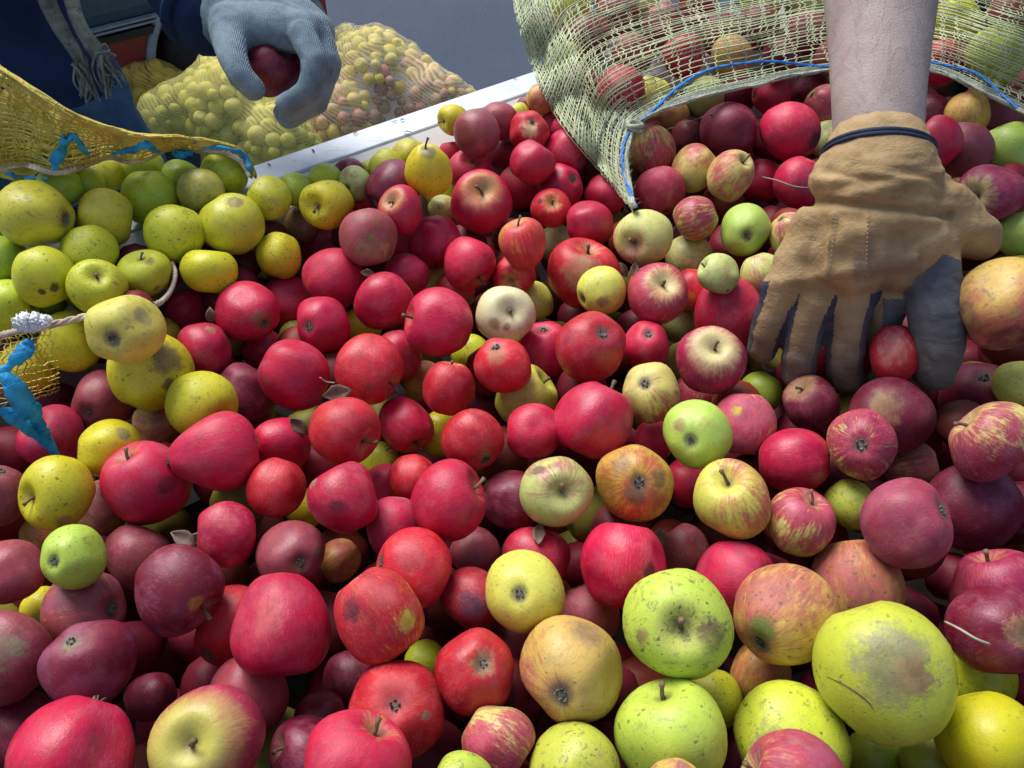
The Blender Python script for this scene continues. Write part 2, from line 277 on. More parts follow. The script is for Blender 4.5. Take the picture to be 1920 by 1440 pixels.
(0.348,1.115,1.080,0.0279,1.00,(-0.002,-0.751,-0.035,-0.659),'crim','c',{'bd':(0.45,0.61,-0.65),'strk':0.5,'bloom':0.5},'pink striped apple under the sack hem beside the arm'),
(0.328,0.953,1.119,0.0366,1.00,(0.352,0.378,0.834,-0.194),'crim','n',{'b':[(-0.76,0.05,0.65,0.4,'blk')],'bd':(-0.49,-0.74,-0.47)},'magenta apple with black rot on its right side, beside the arm'),
(0.412,1.171,1.064,0.0314,1.00,(-0.142,-0.459,-0.077,-0.874),'dark','n',{'bd':(0.16,0.9,0.4)},'dark red apple under the hem touching the arm'),
(0.404,1.064,1.094,0.0275,1.00,(-0.412,-0.617,-0.624,-0.245),'strp','c',{'bd':(-0.86,-0.01,-0.52),'amt':0.6},'rosy pale apple half behind the bare arm'),
(0.402,1.021,1.070,0.0259,1.00,(-0.157,-0.936,0.142,0.283),'pale','n',{'bd':(-0.22,0.87,-0.44)},'pale yellow-green apple behind the wrist, mostly hidden'),
(0.333,0.892,1.087,0.0309,1.00,(0.572,0.029,0.241,0.784),'crim','n',{'bd':(-0.57,0.7,0.43),'bloom':0.4},'purple-crimson apple crossed by a grey straw, left of the cuff'),
(0.296,0.776,1.099,0.0243,1.00,(0.267,0.883,0.244,0.299),'strp','c',{'bd':(0.02,0.9,-0.44),'amt':0.45,'strk':1.0},'pinkish white striped apple touching the back of the glove'),
(0.260,0.729,1.080,0.0243,1.00,(0.362,-0.331,0.201,0.848),'pale','n',{'bd':(-0.35,0.82,0.45)},'pale green apple under the glove knuckles, upper one'),
(0.199,0.681,1.118,0.0211,1.00,(-0.181,-0.464,0.145,0.855),'pale','s',{'b':[(0.39,0.75,-0.54,0.1,'blk')],'bd':(-0.32,0.84,0.44),'strk':0.5},'pale streaked green apple with one black spot'),
(0.197,0.794,1.053,0.0272,1.00,(-0.735,0.291,0.086,0.606),'pale','n',{'b':[(0.93,-0.28,-0.25,0.4,'crm')],'bd':(0.64,-0.72,0.27)},'pale flat-cheeked green apple under the striped-cap one'),
(0.138,0.666,1.106,0.0319,1.00,(-0.974,-0.199,-0.107,0.019),'strp','s',{'bd':(-0.48,0.25,0.84),'amt':0.85,'cav':1.0},'bright red striped apple with yellow stem hollow, centre right'),
(0.189,0.728,1.061,0.0235,1.00,(0.456,-0.082,0.303,0.833),'scar','n',{'bd':(-0.61,0.26,0.75),'amt':0.6},'orange-red apple right behind the bright striped one'),
(0.087,0.683,1.098,0.0252,1.00,(-0.707,0.497,-0.466,0.192),'lemon','c',{'b':[(0.66,-0.57,-0.49,0.3,'tan')],'bd':(0.19,-0.96,-0.22)},'yellow-green apple with soft bruise, left of the bright striped one'),
(0.218,0.681,1.068,0.0392,1.00,(0.073,0.471,-0.790,0.385),'crim','n',{'bd':(0.84,-0.44,-0.32),'bloom':0.35},"big smooth crimson apple touching the glove's little finger"),
(0.178,0.574,1.106,0.0318,1.00,(0.976,0.178,-0.064,0.106),'strp','s',{'bd':(0.05,-0.56,0.83),'amt':0.9,'cav':1.5,'col':'mag'},'magenta apple with creamy stem hollow below the big smooth crimson one'),
(0.179,0.722,1.021,0.0230,1.00,(-0.490,0.555,-0.008,-0.672),'pale','n',{'bd':(-0.97,-0.23,0.08)},'shaded tan-green apple beneath the bright striped one'),
(0.001,0.736,1.075,0.0240,1.00,(-0.761,-0.571,-0.134,0.278),'scar','s',{'bd':(0.03,0.31,0.95),'cav':0.6},'red apple with dark stem pit just above the cream one'),
(0.024,0.735,1.040,0.0229,1.00,(-0.320,-0.905,0.018,-0.280),'lemon','n',{'bd':(0.22,0.97,0.1)},'small dull yellow apple right behind the cream one'),
(-0.005,0.635,1.106,0.0291,1.00,(0.857,0.269,0.220,-0.380),'crm','s',{'b':[(0.02,-0.69,0.72,0.25,'tan'),(0.34,-0.45,0.82,0.18,'tan')],'bd':(0.86,-0.02,0.51),'amt':0.25},'cream-white apple with brownish bruises, middle of the heap'),
(-0.068,0.624,1.106,0.0338,1.02,(-0.369,0.449,0.335,-0.741),'crim','s',{'bd':(-0.62,-0.68,0.4),'amt':0.97},'large egg-shaped crimson apple left of the cream one'),
(-0.062,0.750,1.041,0.0231,1.00,(0.217,0.189,-0.909,0.301),'scar','n',{'bd':(0.61,-0.56,-0.56),'amt':0.6},'orange-red apple hidden behind the egg-shaped crimson one'),
(-0.082,0.785,1.029,0.0239,1.00,(0.263,0.515,0.413,0.704),'lemon','n',{'bd':(0.01,1.0,-0.0)},'bit of yellow-green apple above the egg-shaped crimson one'),
(-0.125,0.668,1.094,0.0302,1.00,(-0.529,0.520,-0.125,0.659),'crim','n',{'bd':(0.83,-0.56,0.06)},'smooth crimson apple above the creased scarlet one'),
(-0.109,0.729,1.080,0.0238,1.00,(0.501,0.613,-0.609,-0.041),'crim','n',{'bd':(0.81,0.31,-0.49),'bloom':0.3},'crimson apple behind, overlapping the upper right of a smoother one'),
(-0.182,0.715,1.088,0.0326,1.00,(-0.816,0.389,-0.386,0.181),'crim','n',{'bd':(0.21,-0.73,0.65),'amt':0.72},'red apple with a yellow cheek on its left'),
(-0.218,0.818,1.046,0.0242,1.00,(-0.297,-0.764,-0.572,0.014),'crim','n',{'bd':(-0.48,0.77,-0.42)},'crimson apple in shade between bright yellow speckled and mauve bruised ones'),
(-0.181,0.638,1.094,0.0284,1.00,(0.363,-0.805,-0.339,-0.326),'crim','c',{'bd':(0.91,0.14,-0.38)},'red apple with grey eye left of centre, upper left part of the heap'),
(-0.236,0.718,1.054,0.0290,1.00,(0.313,0.352,0.761,0.446),'crim','c',{'bd':(-0.65,0.23,-0.72),'bloom':0.5},'purple-crimson apple right of the red one with russet patch'),
(-0.255,0.657,1.092,0.0315,1.00,(0.645,-0.655,-0.338,0.203),'crim','c',{'b':[(-0.05,-0.16,-0.99,0.4,'tan')],'bd':(-0.49,-0.6,-0.63),'amt':0.9},'red apple with russet eye patch, below the oval yellow one'),
(-0.333,0.695,1.060,0.0262,0.85,(-0.790,0.153,0.489,0.336),'crim','c',{'bd':(0.96,0.19,0.2),'bloom':0.6},'dusky crimson apple right beside the big pale yellow one'),
(-0.287,0.612,1.086,0.0305,0.85,(0.617,0.224,-0.741,0.144),'crim','n',{'b':[(0.8,-0.12,-0.59,0.25,'tan')],'bd':(0.6,-0.63,-0.5),'bloom':0.4},'wide crimson apple with small tan spot on top, left part'),
(-0.318,0.552,1.163,0.0322,1.00,(-0.497,0.790,0.297,0.203),'lemon','c',{'b':[(0.06,0.01,-1.0,0.2,'gry'),(0.89,0.13,-0.44,0.35,'gry')],'bd':(0.46,-0.42,-0.78)},'big pale yellow apple with grey eye lying on top at left'),
(-0.323,0.565,1.102,0.0383,1.00,(-0.277,-0.011,-0.506,-0.817),'gyel','n',{'b':[(-0.89,0.33,0.32,0.5,'brn'),(-0.97,-0.02,-0.23,0.2,'brn')],'bd':(-0.69,0.72,0.07)},'golden yellow apple with brown bruise beneath the big pale one'),
(-0.408,0.608,1.097,0.0286,1.00,(0.250,-0.814,0.345,-0.394),'gyel','n',{'bd':(0.74,-0.43,-0.52),'spk':0.5},'clean yellow apple left of the big pale one'),
(-0.452,0.596,1.075,0.0279,1.00,(-0.358,0.738,-0.027,0.572),'gyel','n',{'bd':(0.9,0.42,0.08)},'yellow-green apple inside the net below the white tuft'),
(-0.270,0.529,1.094,0.0309,1.00,(0.529,-0.085,0.684,-0.494),'gyel','s',{'bd':(-0.57,-0.82,-0.06),'amt':0.0,'spk':0.6},'bright yellow apple with notch, above two pink-crimson ones'),
(-0.378,0.570,1.060,0.0296,1.00,(0.433,-0.680,-0.462,-0.371),'mauv','c',{'bd':(0.79,0.49,-0.36),'amt':0.85},'reddish apple with green-rimmed eye under the golden bruised one'),
(-0.326,0.547,1.051,0.0224,1.00,(-0.195,-0.670,-0.406,-0.589),'gold','n',{'bd':(-0.23,0.97,-0.0),'amt':0.4},'tan apple tucked under the bright notched yellow one'),
(-0.334,0.482,1.091,0.0261,1.00,(0.374,0.391,0.717,0.439),'gyel','n',{'b':[(-0.4,0.84,0.36,0.28,'gry')],'bd':(-0.33,0.88,-0.33)},'lime-yellow apple with grey patch on its shoulder, left side'),
(-0.352,0.426,1.106,0.0297,1.00,(-0.865,-0.415,0.275,0.061),'gyel','s',{'b':[(0.65,-0.7,0.31,0.25,'tan')],'bd':(0.95,-0.1,0.28),'spk':0.7},'large yellow speckled apple near the left edge, lower half'),
(-0.408,0.522,1.060,0.0298,1.00,(0.977,0.064,-0.203,0.020),'crim','s',{'bd':(0.86,-0.15,0.5),'bloom':0.5},'dusky crimson apple crossed by the end of the blue ribbon'),
(-0.451,0.597,1.026,0.0270,1.00,(-0.703,0.328,-0.324,-0.542),'dark','n',{'bd':(-0.86,-0.18,0.48)},'dark apple in shade right of the hanging blue ribbon'),
(-0.293,0.447,1.091,0.0346,1.00,(0.160,-0.200,0.063,0.965),'crim','s',{'b':[(-0.97,0.23,0.04,0.3,'dkr')],'bd':(-0.27,0.01,0.96),'bloom':0.35},'pink-crimson apple with dark dent, left of the cone-shaped one'),
(-0.237,0.459,1.112,0.0326,1.08,(-0.359,0.732,-0.190,0.547),'crim','c',{'bd':(0.7,-0.68,0.23),'strk':0.4,'bloom':0.2},'cone-shaped pink-crimson apple with grey tip pointing left'),
(-0.197,0.497,1.080,0.0259,1.00,(-0.134,0.869,0.166,0.447),'crim','c',{'bd':(0.86,-0.09,-0.51),'bloom':0.2},'crimson apple right of the cone-shaped one'),
(-0.188,0.440,1.094,0.0258,1.00,(0.257,0.697,0.534,-0.404),'scar','n',{'b':[(-0.57,0.36,0.74,0.05,'blk')],'bd':(-0.93,0.37,-0.07),'amt':0.9,'strk':0.4},'scarlet apple with orange shoulder and one black pinhole'),
(-0.247,0.575,1.060,0.0297,1.00,(-0.118,0.930,-0.176,0.301),'dark','c',{'bd':(0.65,0.52,-0.56)},'dark purple apple right of the bright notched yellow one'),
(-0.195,0.567,1.094,0.0334,1.00,(-0.339,0.516,-0.692,0.374),'crim','n',{'bd':(0.02,-1.0,0.09),'bloom':0.6},'large dusky crimson apple, left middle'),
(-0.252,0.664,1.035,0.0228,1.00,(0.337,-0.472,-0.219,0.784),'crim','n',{'bd':(-0.71,-0.63,0.3)},'red apple peeping above the large dusky crimson one'),
(-0.126,0.561,1.106,0.0320,1.00,(-0.096,-0.722,0.286,-0.622),'scar','s',{'b':[(0.52,0.66,0.54,0.14,'brn')],'bd':(0.94,-0.01,0.33),'amt':0.95},'scarlet apple with a crease near its base, centre left'),
(-0.110,0.622,1.066,0.0256,1.00,(0.083,-0.001,-0.392,-0.916),'crim','n',{'bd':(0.22,0.97,-0.13)},'crimson apple tucked behind the creased scarlet one'),
(-0.138,0.491,1.106,0.0308,1.00,(0.166,-0.419,0.565,-0.691),'scar','s',{'bd':(0.48,-0.53,0.69),'amt':0.95},'red apple with stem pit at lower right, under the creased scarlet one'),
(-0.095,0.537,1.062,0.0258,1.10,(-0.421,-0.762,0.243,-0.429),'crim','s',{'bd':(0.99,0.1,-0.13)},'plain crimson apple right of the red one with stem pit'),
(-0.057,0.551,1.094,0.0254,1.00,(-0.076,0.118,0.278,0.950),'scar','s',{'bd':(0.02,0.93,0.38),'amt':1.0,'bloom':0.2},'light red apple with dark top and pale scratch'),
(-0.032,0.489,1.094,0.0276,1.00,(0.367,-0.034,-0.700,-0.611),'scar','c',{'b':[(0.16,0.19,-0.97,0.3,'tan')],'bd':(0.88,0.34,-0.34),'amt':0.9},'red apple with brown blemish low right, below the scratched one'),
(-0.009,0.565,1.107,0.0283,1.00,(-0.094,-0.579,-0.808,-0.056),'scar','c',{'b':[(-0.37,-0.11,-0.92,0.4,'tan')],'bd':(-0.66,-0.07,-0.75)},'red apple with round corky scar on top, centre'),
(0.012,0.573,1.059,0.0307,1.00,(-0.682,0.355,-0.230,0.597),'lemon','s',{'bd':(0.61,-0.54,0.58)},'yellow-green apple beneath the red one with corky scar'),
(0.070,0.591,1.106,0.0333,0.93,(0.235,-0.823,-0.514,0.054),'scar','c',{'bd':(-0.23,-0.6,-0.77),'amt':0.95,'bloom':0.3},'wide scarlet apple with rough grey eye, centre right'),
(0.034,0.638,1.060,0.0292,1.00,(-0.080,-0.679,-0.729,-0.014),'crim','c',{'bd':(-0.22,-0.03,-0.98)},'red apple half hidden left of the wide scarlet one'),
(0.127,0.622,1.080,0.0238,1.00,(0.147,-0.827,0.537,0.084),'crim','c',{'bd':(-0.07,-0.05,-1.0),'amt':1.0},'red apple with triangular grey eye below the bright striped one'),
(0.121,0.547,1.094,0.0286,1.00,(0.143,-0.879,-0.387,-0.240),'strp','c',{'bd':(-0.48,0.87,-0.13),'amt':0.3,'strk':1.0},'yellow-tan apple with star-shaped grey eye, right of centre'),
(0.069,0.501,1.106,0.0338,1.00,(0.630,-0.430,-0.053,-0.644),'crim','s',{'bd':(0.67,-0.7,0.26),'bloom':0.3},'large crimson apple with brown stem at upper right, centre'),
(0.018,0.498,1.094,0.0246,1.00,(-0.114,-0.713,0.105,0.684),'crim','n',{'bd':(-0.8,0.53,-0.28),'amt':0.9,'strk':0.5,'bloom':0.2},'pink-red apple left of the large stemmed crimson one'),
(0.150,0.485,1.106,0.0298,1.00,(-0.341,0.846,0.275,0.305),'pgrn','c',{'b':[(0.05,-0.55,-0.83,0.25,'tan')],'bd':(0.06,-0.04,-1.0),'amt':0.15},'light green apple with small pink flush and puckered eye'),
(0.202,0.520,1.080,0.0292,1.00,(0.408,0.895,-0.178,0.027),'strp','n',{'b':[(-0.21,0.89,-0.4,0.22,'gld')],'bd':(-0.24,0.97,-0.07),'amt':0.65,'bloom':0.6},'mauve apple with square yellow scar, behind the light green one'),
(0.242,0.602,1.035,0.0222,1.00,(-0.410,-0.144,-0.358,-0.826),'grn','n',{'bd':(-0.45,0.88,0.12)},'small green apple in shade behind the cream-hollow magenta one'),
(0.034,0.429,1.106,0.0294,1.00,(0.683,0.351,-0.171,0.618),'pale','s',{'b':[(0.45,0.74,0.5,0.24,'brn')],'bd':(0.95,0.05,0.32),'amt':0.35,'strk':0.6},'pale green apple with brown bruise and pink striped shoulder'),
(0.096,0.437,1.106,0.0321,1.00,(-0.263,0.744,0.574,0.220),'rot','c',{'b':[(0.3,-0.53,-0.79,0.35,'brn'),(-0.34,-0.02,-0.94,0.35,'brn'),(0.24,0.46,-0.85,0.3,'brn')],'bd':(-0.1,-0.16,-0.98)},'orange apple mottled with brown rot around its eye'),
(0.169,0.420,1.106,0.0320,1.00,(-0.975,0.011,0.155,-0.158),'lemon','s',{'bd':(0.77,-0.56,0.3),'amt':0.4,'strk':0.7},'yellow-green apple flushed red on its right, below the light green one'),
(0.173,0.599,1.035,0.0206,1.00,(-0.941,0.310,-0.131,-0.031),'strp','n',{'bd':(-0.59,-0.46,0.66)},'bit of mauve apple between yellow-tan and magenta ones'),
(0.131,0.541,1.035,0.0197,1.00,(0.572,0.168,-0.643,-0.480),'crim','n',{'bd':(0.96,0.11,0.25)},'red apple deep between orange rotten and light green ones'),
(0.153,0.491,1.035,0.0235,1.00,(-0.585,-0.615,-0.518,-0.105),'crim','n',{'bd':(-0.69,0.64,-0.33)},'dark red apple in shade right of the orange rotten one'),
(0.276,0.565,1.060,0.0275,1.00,(-0.162,-0.303,0.160,0.925),'dark','s',{'bd':(0.23,0.84,0.49),'cav':1.0},'dark red apple with pale top under the gloved fingertips'),
(0.332,0.530,1.080,0.0360,1.00,(-0.417,-0.450,0.789,0.036),'dark','n',{'b':[(0.88,0.46,-0.1,0.5,'tan')],'bd':(0.74,0.55,-0.38),'amt':0.9},'dark red apple with olive-tan patch below the held apple'),
(0.282,0.473,1.107,0.0294,1.00,(-0.338,0.925,-0.080,0.156),'strp','c',{'bd':(0.31,-0.17,-0.94),'amt':0.62,'strk':1.0,'cav':1.4,'col':'mag','eye':1.0},'pink-white striped apple with green eye facing up, below the glove'),
(0.237,0.481,1.079,0.0295,1.00,(0.601,-0.099,-0.790,-0.069),'crim','n',{'bd':(0.81,-0.53,-0.26),'amt':1.0},'crimson apple left of the pink-white striped one'),
(0.343,0.582,1.106,0.0230,1.20,(0.200,0.612,-0.719,0.262),'scar','n',{'b':[(0.9,0.27,-0.33,0.75,'ros')],'bd':(0.64,0.45,-0.62),'amt':0.95},'pinkish red apple held between gloved fingers and thumb'),
(0.419,0.586,1.164,0.0401,1.00,(-0.799,-0.119,-0.468,-0.359),'gold','c',{'b':[(-0.38,0.1,-0.92,0.5,'brn'),(-0.53,-0.77,-0.35,0.5,'dkr')],'bd':(-0.2,-0.91,-0.36),'amt':0.5},'large yellow-brown apple with rotten side, right of the thumb'),
(0.382,0.471,1.114,0.0368,0.85,(0.216,0.356,-0.427,-0.803),'strp','s',{'bd':(0.78,0.55,-0.31),'amt':0.6,'bloom':0.6},'large mauve striped apple with yellow top at the right edge'),
(0.459,0.569,1.080,0.0223,1.00,(-0.702,0.323,0.331,0.541),'lemon','n',{'bd':(0.83,-0.54,0.15)},'yellow-green apple at the right edge below the large rotten one'),
(0.452,0.596,1.035,0.0360,1.00,(-0.088,0.906,-0.399,0.107),'dark','c',{'bd':(0.17,-0.08,-0.98)},'dark maroon apple in deep shade below the thumb'),
(0.389,0.455,1.049,0.0386,1.00,(-0.311,0.511,0.743,-0.301),'dark','n',{'bd':(-0.32,-0.92,-0.22),'bloom':0.5},'purple apple with violet bloom, lower right'),
(0.288,0.384,1.120,0.0338,0.93,(0.045,-0.944,-0.005,0.327),'mauv','c',{'bd':(-0.79,0.2,-0.59),'amt':1.0,'bloom':0.6,'col':'mau'},'large mauve-crimson apple with green-grey eye on its right'),
(0.222,0.406,1.094,0.0270,1.00,(-0.953,0.172,-0.120,0.220),'strp','s',{'bd':(-0.08,0.02,1.0),'amt':0.6,'bloom':0.5},'mauve-pink apple with yellow underside left of the large mauve-crimson one'),
(0.282,0.448,1.060,0.0221,1.00,(-0.589,-0.436,-0.542,0.411),'scab','s',{'bd':(-0.86,-0.48,-0.16),'col':'lim'},'bruised yellow-green apple between two mauve ones'),
(0.358,0.511,1.035,0.0249,1.00,(0.842,0.199,0.474,0.161),'mauv','n',{'bd':(-1.0,0.0,0.01),'amt':0.5},'dull tan-mauve apple in shade below the dark tan-patched one'),
(0.443,0.467,1.024,0.0288,1.00,(-0.078,-0.299,0.836,-0.453),'dark','n',{'bd':(0.79,-0.38,-0.48)},'dark red apple at the right edge beside the purple one'),
(0.261,0.366,1.066,0.0364,1.00,(-0.267,0.200,-0.471,-0.817),'gold','n',{'bd':(-0.43,0.67,0.6),'amt':0.5,'strk':0.5,'bloom':0.4},'orange-yellow apple with mauve blotches behind the biggest green one'),
(0.188,0.323,1.102,0.0359,1.00,(0.170,0.327,0.652,0.662),'gold','c',{'b':[(0.15,0.38,-0.91,0.3,'grn')],'bd':(0.74,0.62,-0.25),'amt':0.5,'strk':0.5},'golden-pink apple with green scab spots, right of the big bruised green one'),
(0.168,0.370,1.072,0.0306,1.00,(-0.839,-0.357,-0.326,-0.251),'crim','s',{'bd':(-0.46,0.87,0.18),'bloom':0.4},'crimson apple with violet sheen above the golden-pink one'),
(0.081,0.367,1.094,0.0338,1.05,(0.410,-0.147,0.424,0.795),'crim','n',{'b':[(-0.99,0.14,-0.04,0.25,'dkr')],'bd':(-0.7,0.41,0.58),'bloom':0.2},'large glossy crimson apple above the big bruised green one'),
(0.142,0.421,1.035,0.0229,1.00,(0.314,-0.490,0.284,0.762),'mauv','n',{'bd':(-0.72,0.62,0.3),'amt':0.7},'dull tan-red apple right of the large glossy crimson one'),
(0.108,0.302,1.126,0.0372,1.00,(-0.879,-0.301,-0.087,0.359),'lime2','s',{'b':[(0.46,0.26,0.85,0.33,'brn'),(-0.39,-0.61,0.69,0.2,'tan')],'bd':(-0.74,0.14,0.66),'cav':0.6},'big light green apple with brown bruise right of its stem hollow'),
(0.009,0.336,1.106,0.0307,1.00,(0.139,-0.696,-0.660,-0.247),'lemon','c',{'bd':(-0.79,0.6,0.09),'amt':0.25},'pale yellow apple with dark eye, lower middle'),
(0.020,0.394,1.060,0.0293,1.00,(0.177,-0.050,0.611,0.770),'crim','c',{'bd':(-0.3,0.9,-0.33),'bloom':0.3},'red apple right behind the pale yellow one with dark eye'),
(0.059,0.361,1.035,0.0257,1.00,(-0.509,0.424,-0.243,-0.708),'mauv','n',{'bd':(-0.99,-0.13,-0.05),'amt':0.8},'dull red apple in shade between the pale yellow and big green ones'),
(0.040,0.277,1.106,0.0370,1.00,(-0.182,0.053,-0.894,-0.407),'gold','c',{'b':[(-0.55,0.82,-0.16,0.45,'tan')],'bd':(0.94,-0.05,-0.33),'amt':0.35},'large golden-orange apple with grey-green eye, lower middle'),
(0.101,0.236,1.103,0.0363,1.00,(-0.156,0.206,-0.327,-0.909),'lime2','s',{'b':[(-0.24,0.95,-0.19,0.3,'tan')],'bd':(0.02,0.9,0.43),'spk':0.7},'large bright green freckled apple at the bottom edge'),
(0.183,0.246,1.073,0.0378,1.00,(0.414,-0.550,0.266,-0.675),'lime2','n',{'b':[(0.76,-0.52,-0.39,0.45,'gry')],'bd':(0.59,-0.76,-0.29),'col':'yl'},'yellow-green apple with dark scab at the bottom, left of the biggest'),
(0.234,0.266,1.126,0.0450,1.00,(-0.133,0.251,-0.470,-0.835),'lime2','n',{'b':[(-0.34,0.94,0.1,0.72,'gry'),(-0.52,0.84,-0.12,0.4,'tan')],'bd':(-0.35,0.93,-0.07),'col':'yl'},'biggest apple, yellow-green with wide grey bruise and thin crack'),
(0.300,0.236,1.094,0.0350,1.00,(-0.188,0.222,-0.501,-0.815),'yolk','n',{'bd':(-0.46,0.74,0.49),'spk':0.3},'plain deep yellow apple in the bottom right corner'),
(0.166,0.199,1.113,0.0332,1.00,(-0.522,-0.276,0.566,0.575),'strp','s',{'bd':(0.12,0.96,0.25),'amt':0.6,'bloom':0.7},'mauve-tan apple cut by the bottom edge, right half'),
(0.093,0.194,1.129,0.0189,1.00,(0.515,0.364,-0.627,0.458),'gold','s',{'bd':(1.0,0.04,-0.05),'amt':0.3,'bloom':0.8},'tip of a brownish apple at the bottom edge before the green freckled one'),
(0.037,0.218,1.094,0.0296,1.00,(-0.563,0.345,-0.688,-0.301),'scab','c',{'bd':(-0.91,-0.33,-0.26),'col':'lim'},'blotchy yellow-green apple at the bottom edge below the golden-orange one'),
(-0.009,0.236,1.098,0.0241,1.00,(-0.626,-0.398,-0.670,-0.027),'strp','n',{'bd':(-0.74,-0.53,0.41),'amt':0.6,'strk':0.8},'small yellow and red striped apple near the bottom middle'),
(-0.028,0.195,1.126,0.0214,1.00,(0.482,-0.572,-0.152,0.646),'lime2','n',{'bd':(-0.28,-0.91,0.3)},'lime apple just rising over the bottom edge'),
(-0.024,0.281,1.102,0.0286,1.00,(0.163,-0.381,-0.905,-0.090),'scar','c',{'b':[(-0.0,-0.03,-1.0,0.4,'tan'),(0.01,-0.11,-0.99,0.2,'brn')],'bd':(-0.1,-0.41,-0.9),'cav':0.5},'red apple with broad tan ring around its eye, lower middle'),
(-0.073,0.257,1.094,0.0328,1.00,(-0.158,0.974,0.159,0.023),'scar','c',{'b':[(0.01,-0.15,-0.99,0.6,'pnk'),(0.55,0.38,-0.75,0.12,'gry')],'bd':(-0.11,-0.36,-0.93),'amt':0.8,'strk':0.6},'pale pink and red apple with blue-green eye near the bottom'),
(-0.091,0.209,1.126,0.0334,1.00,(-0.812,0.412,-0.103,0.401),'crim','s',{'bd':(0.56,-0.74,0.36),'bloom':0.3},'large dark crimson apple at the bottom edge covering the pink one'),
(-0.136,0.243,1.062,0.0261,1.00,(0.843,-0.104,-0.447,0.280),'dark','s',{'bd':(0.96,-0.29,0.05),'bloom':0.6},'purple apple with ragged skin at the bottom, left of the large dark crimson'),
(-0.188,0.230,1.106,0.0352,1.00,(-0.899,-0.170,0.106,-0.390),'strp','s',{'bd':(0.85,-0.49,0.2),'amt':0.75,'strk':0.7,'cav':2.2},'red striped apple with wide yellow-green stem hollow at the bottom'),
(-0.265,0.221,1.107,0.0380,1.00,(-0.533,-0.638,0.490,-0.265),'crim','c',{'bd':(0.67,0.42,-0.61),'bloom':0.4},'largest crimson apple in the bottom left corner'),
(-0.336,0.261,1.054,0.0284,1.00,(-0.012,-0.621,0.649,-0.440),'dark','n',{'bd':(0.44,-0.76,-0.49)},'dark red apple behind the largest crimson one, bottom left'),
(-0.262,0.295,1.035,0.0186,1.00,(-0.728,-0.315,0.608,-0.024),'dark','n',{'bd':(0.96,-0.3,-0.0)},'small dark purple apple in a black gap, lower left'),
(-0.279,0.282,1.105,0.0320,1.00,(0.069,-0.106,0.988,-0.083),'dark','c',{'b':[(-0.06,-0.1,-0.99,0.28,'gry')],'bd':(-0.11,-0.28,-0.95),'bloom':0.8},'dark purple apple with blue-grey crust on its shoulder, lower left'),
(-0.310,0.338,1.076,0.0318,0.90,(-0.411,0.616,0.547,-0.389),'mauv','c',{'bd':(-0.74,0.43,-0.51),'amt':0.8},'mauve-tan apple with grey sunken eye above the dark purple one'),
(-0.235,0.338,1.108,0.0329,1.00,(0.614,0.599,0.453,0.244),'dark','s',{'b':[(-0.26,0.44,0.86,0.22,'gold2')],'bd':(-0.47,0.84,0.28),'bloom':0.7},'maroon apple with violet bloom and stem pit, lower left'),
(-0.342,0.292,1.100,0.0337,1.00,(-0.231,-0.907,-0.018,-0.351),'mauv','n',{'b':[(0.76,0.62,-0.16,0.5,'gry')],'bd':(0.93,0.36,0.02),'amt':0.85},'brownish maroon apple at the left edge with grey-green stain'),
(-0.369,0.361,1.094,0.0265,1.00,(-0.111,0.381,0.837,0.377),'mauv','c',{'bd':(-0.02,0.84,-0.54),'amt':0.7},'dusty pink apple with green scar cut by the left edge'),
(-0.309,0.354,1.123,0.0232,1.00,(-0.203,0.697,0.625,0.286),'lime2','c',{'bd':(0.35,0.76,-0.54)},'bright lime apple with dark pit, lower left'),
(-0.367,0.366,1.035,0.0175,1.00,(-0.405,-0.628,-0.659,-0.085),'gyel','n',{'bd':(-0.06,0.92,-0.38)},'yellow slice of apple between dusty pink and mauve-tan ones'),
(-0.296,0.399,1.060,0.0265,1.00,(0.168,0.735,-0.263,0.602),'mauv','s',{'bd':(0.98,0.2,-0.01),'amt':0.7},'dusty mauve apple behind the maroon one, lower left'),
(-0.417,0.442,1.080,0.0267,1.00,(-0.046,0.492,0.818,-0.295),'mauv','c',{'bd':(-0.84,0.0,-0.54),'amt':0.8},'brown-mauve apple cut by the left edge beside the large yellow one'),
(-0.395,0.437,1.035,0.0179,1.00,(-0.422,-0.555,-0.710,-0.098),'gold','n',{'bd':(-0.75,0.6,0.28)},'tan glimpse of apple between large yellow and bright lime ones'),
(-0.352,0.464,1.035,0.0248,1.00,(0.562,-0.363,-0.193,0.717),'mauv','n',{'bd':(-0.43,-0.81,0.41),'amt':0.4},'shaded olive-brown apple right of the large yellow one'),
(-0.218,0.397,1.094,0.0267,1.00,(-0.405,0.448,0.437,-0.667),'crim','s',{'b':[(-0.56,-0.82,-0.12,0.4,'pnk')],'bd':(-0.57,-0.79,-0.23),'amt':0.9},'red apple with pink cheek and hooked dark stem at left'),
(-0.167,0.386,1.080,0.0280,1.00,(0.450,-0.759,-0.470,0.012),'mauv','c',{'b':[(-0.03,-0.01,-1.0,0.16,'brn'),(0.48,0.31,-0.82,0.2,'brn')],'bd':(0.66,-0.22,-0.71),'amt':1.0,'col':'crm2'},'dusky crimson apple with brown pits, above the tall pink-crimson one'),
(-0.126,0.417,1.111,0.0292,1.00,(-0.106,-0.246,0.422,0.866),'crim','n',{'b':[(0.12,0.97,-0.2,0.25,'dkr'),(0.46,0.56,0.69,0.18,'gry')],'bd':(0.05,1.0,0.08),'strk':0.4,'bloom':0.2},'crimson apple with grey mark on its left shoulder, centre left'),
(-0.048,0.417,1.106,0.0323,1.00,(-0.126,0.529,0.053,0.838),'crim','s',{'bd':(0.93,0.11,0.34),'amt':1.0},'large clean bright crimson apple, centre'),
(-0.083,0.473,1.065,0.0234,1.00,(-0.155,-0.510,0.724,-0.438),'scar','n',{'bd':(0.66,-0.62,-0.42),'amt':0.7},'pinkish red apple left behind the large clean crimson one'),
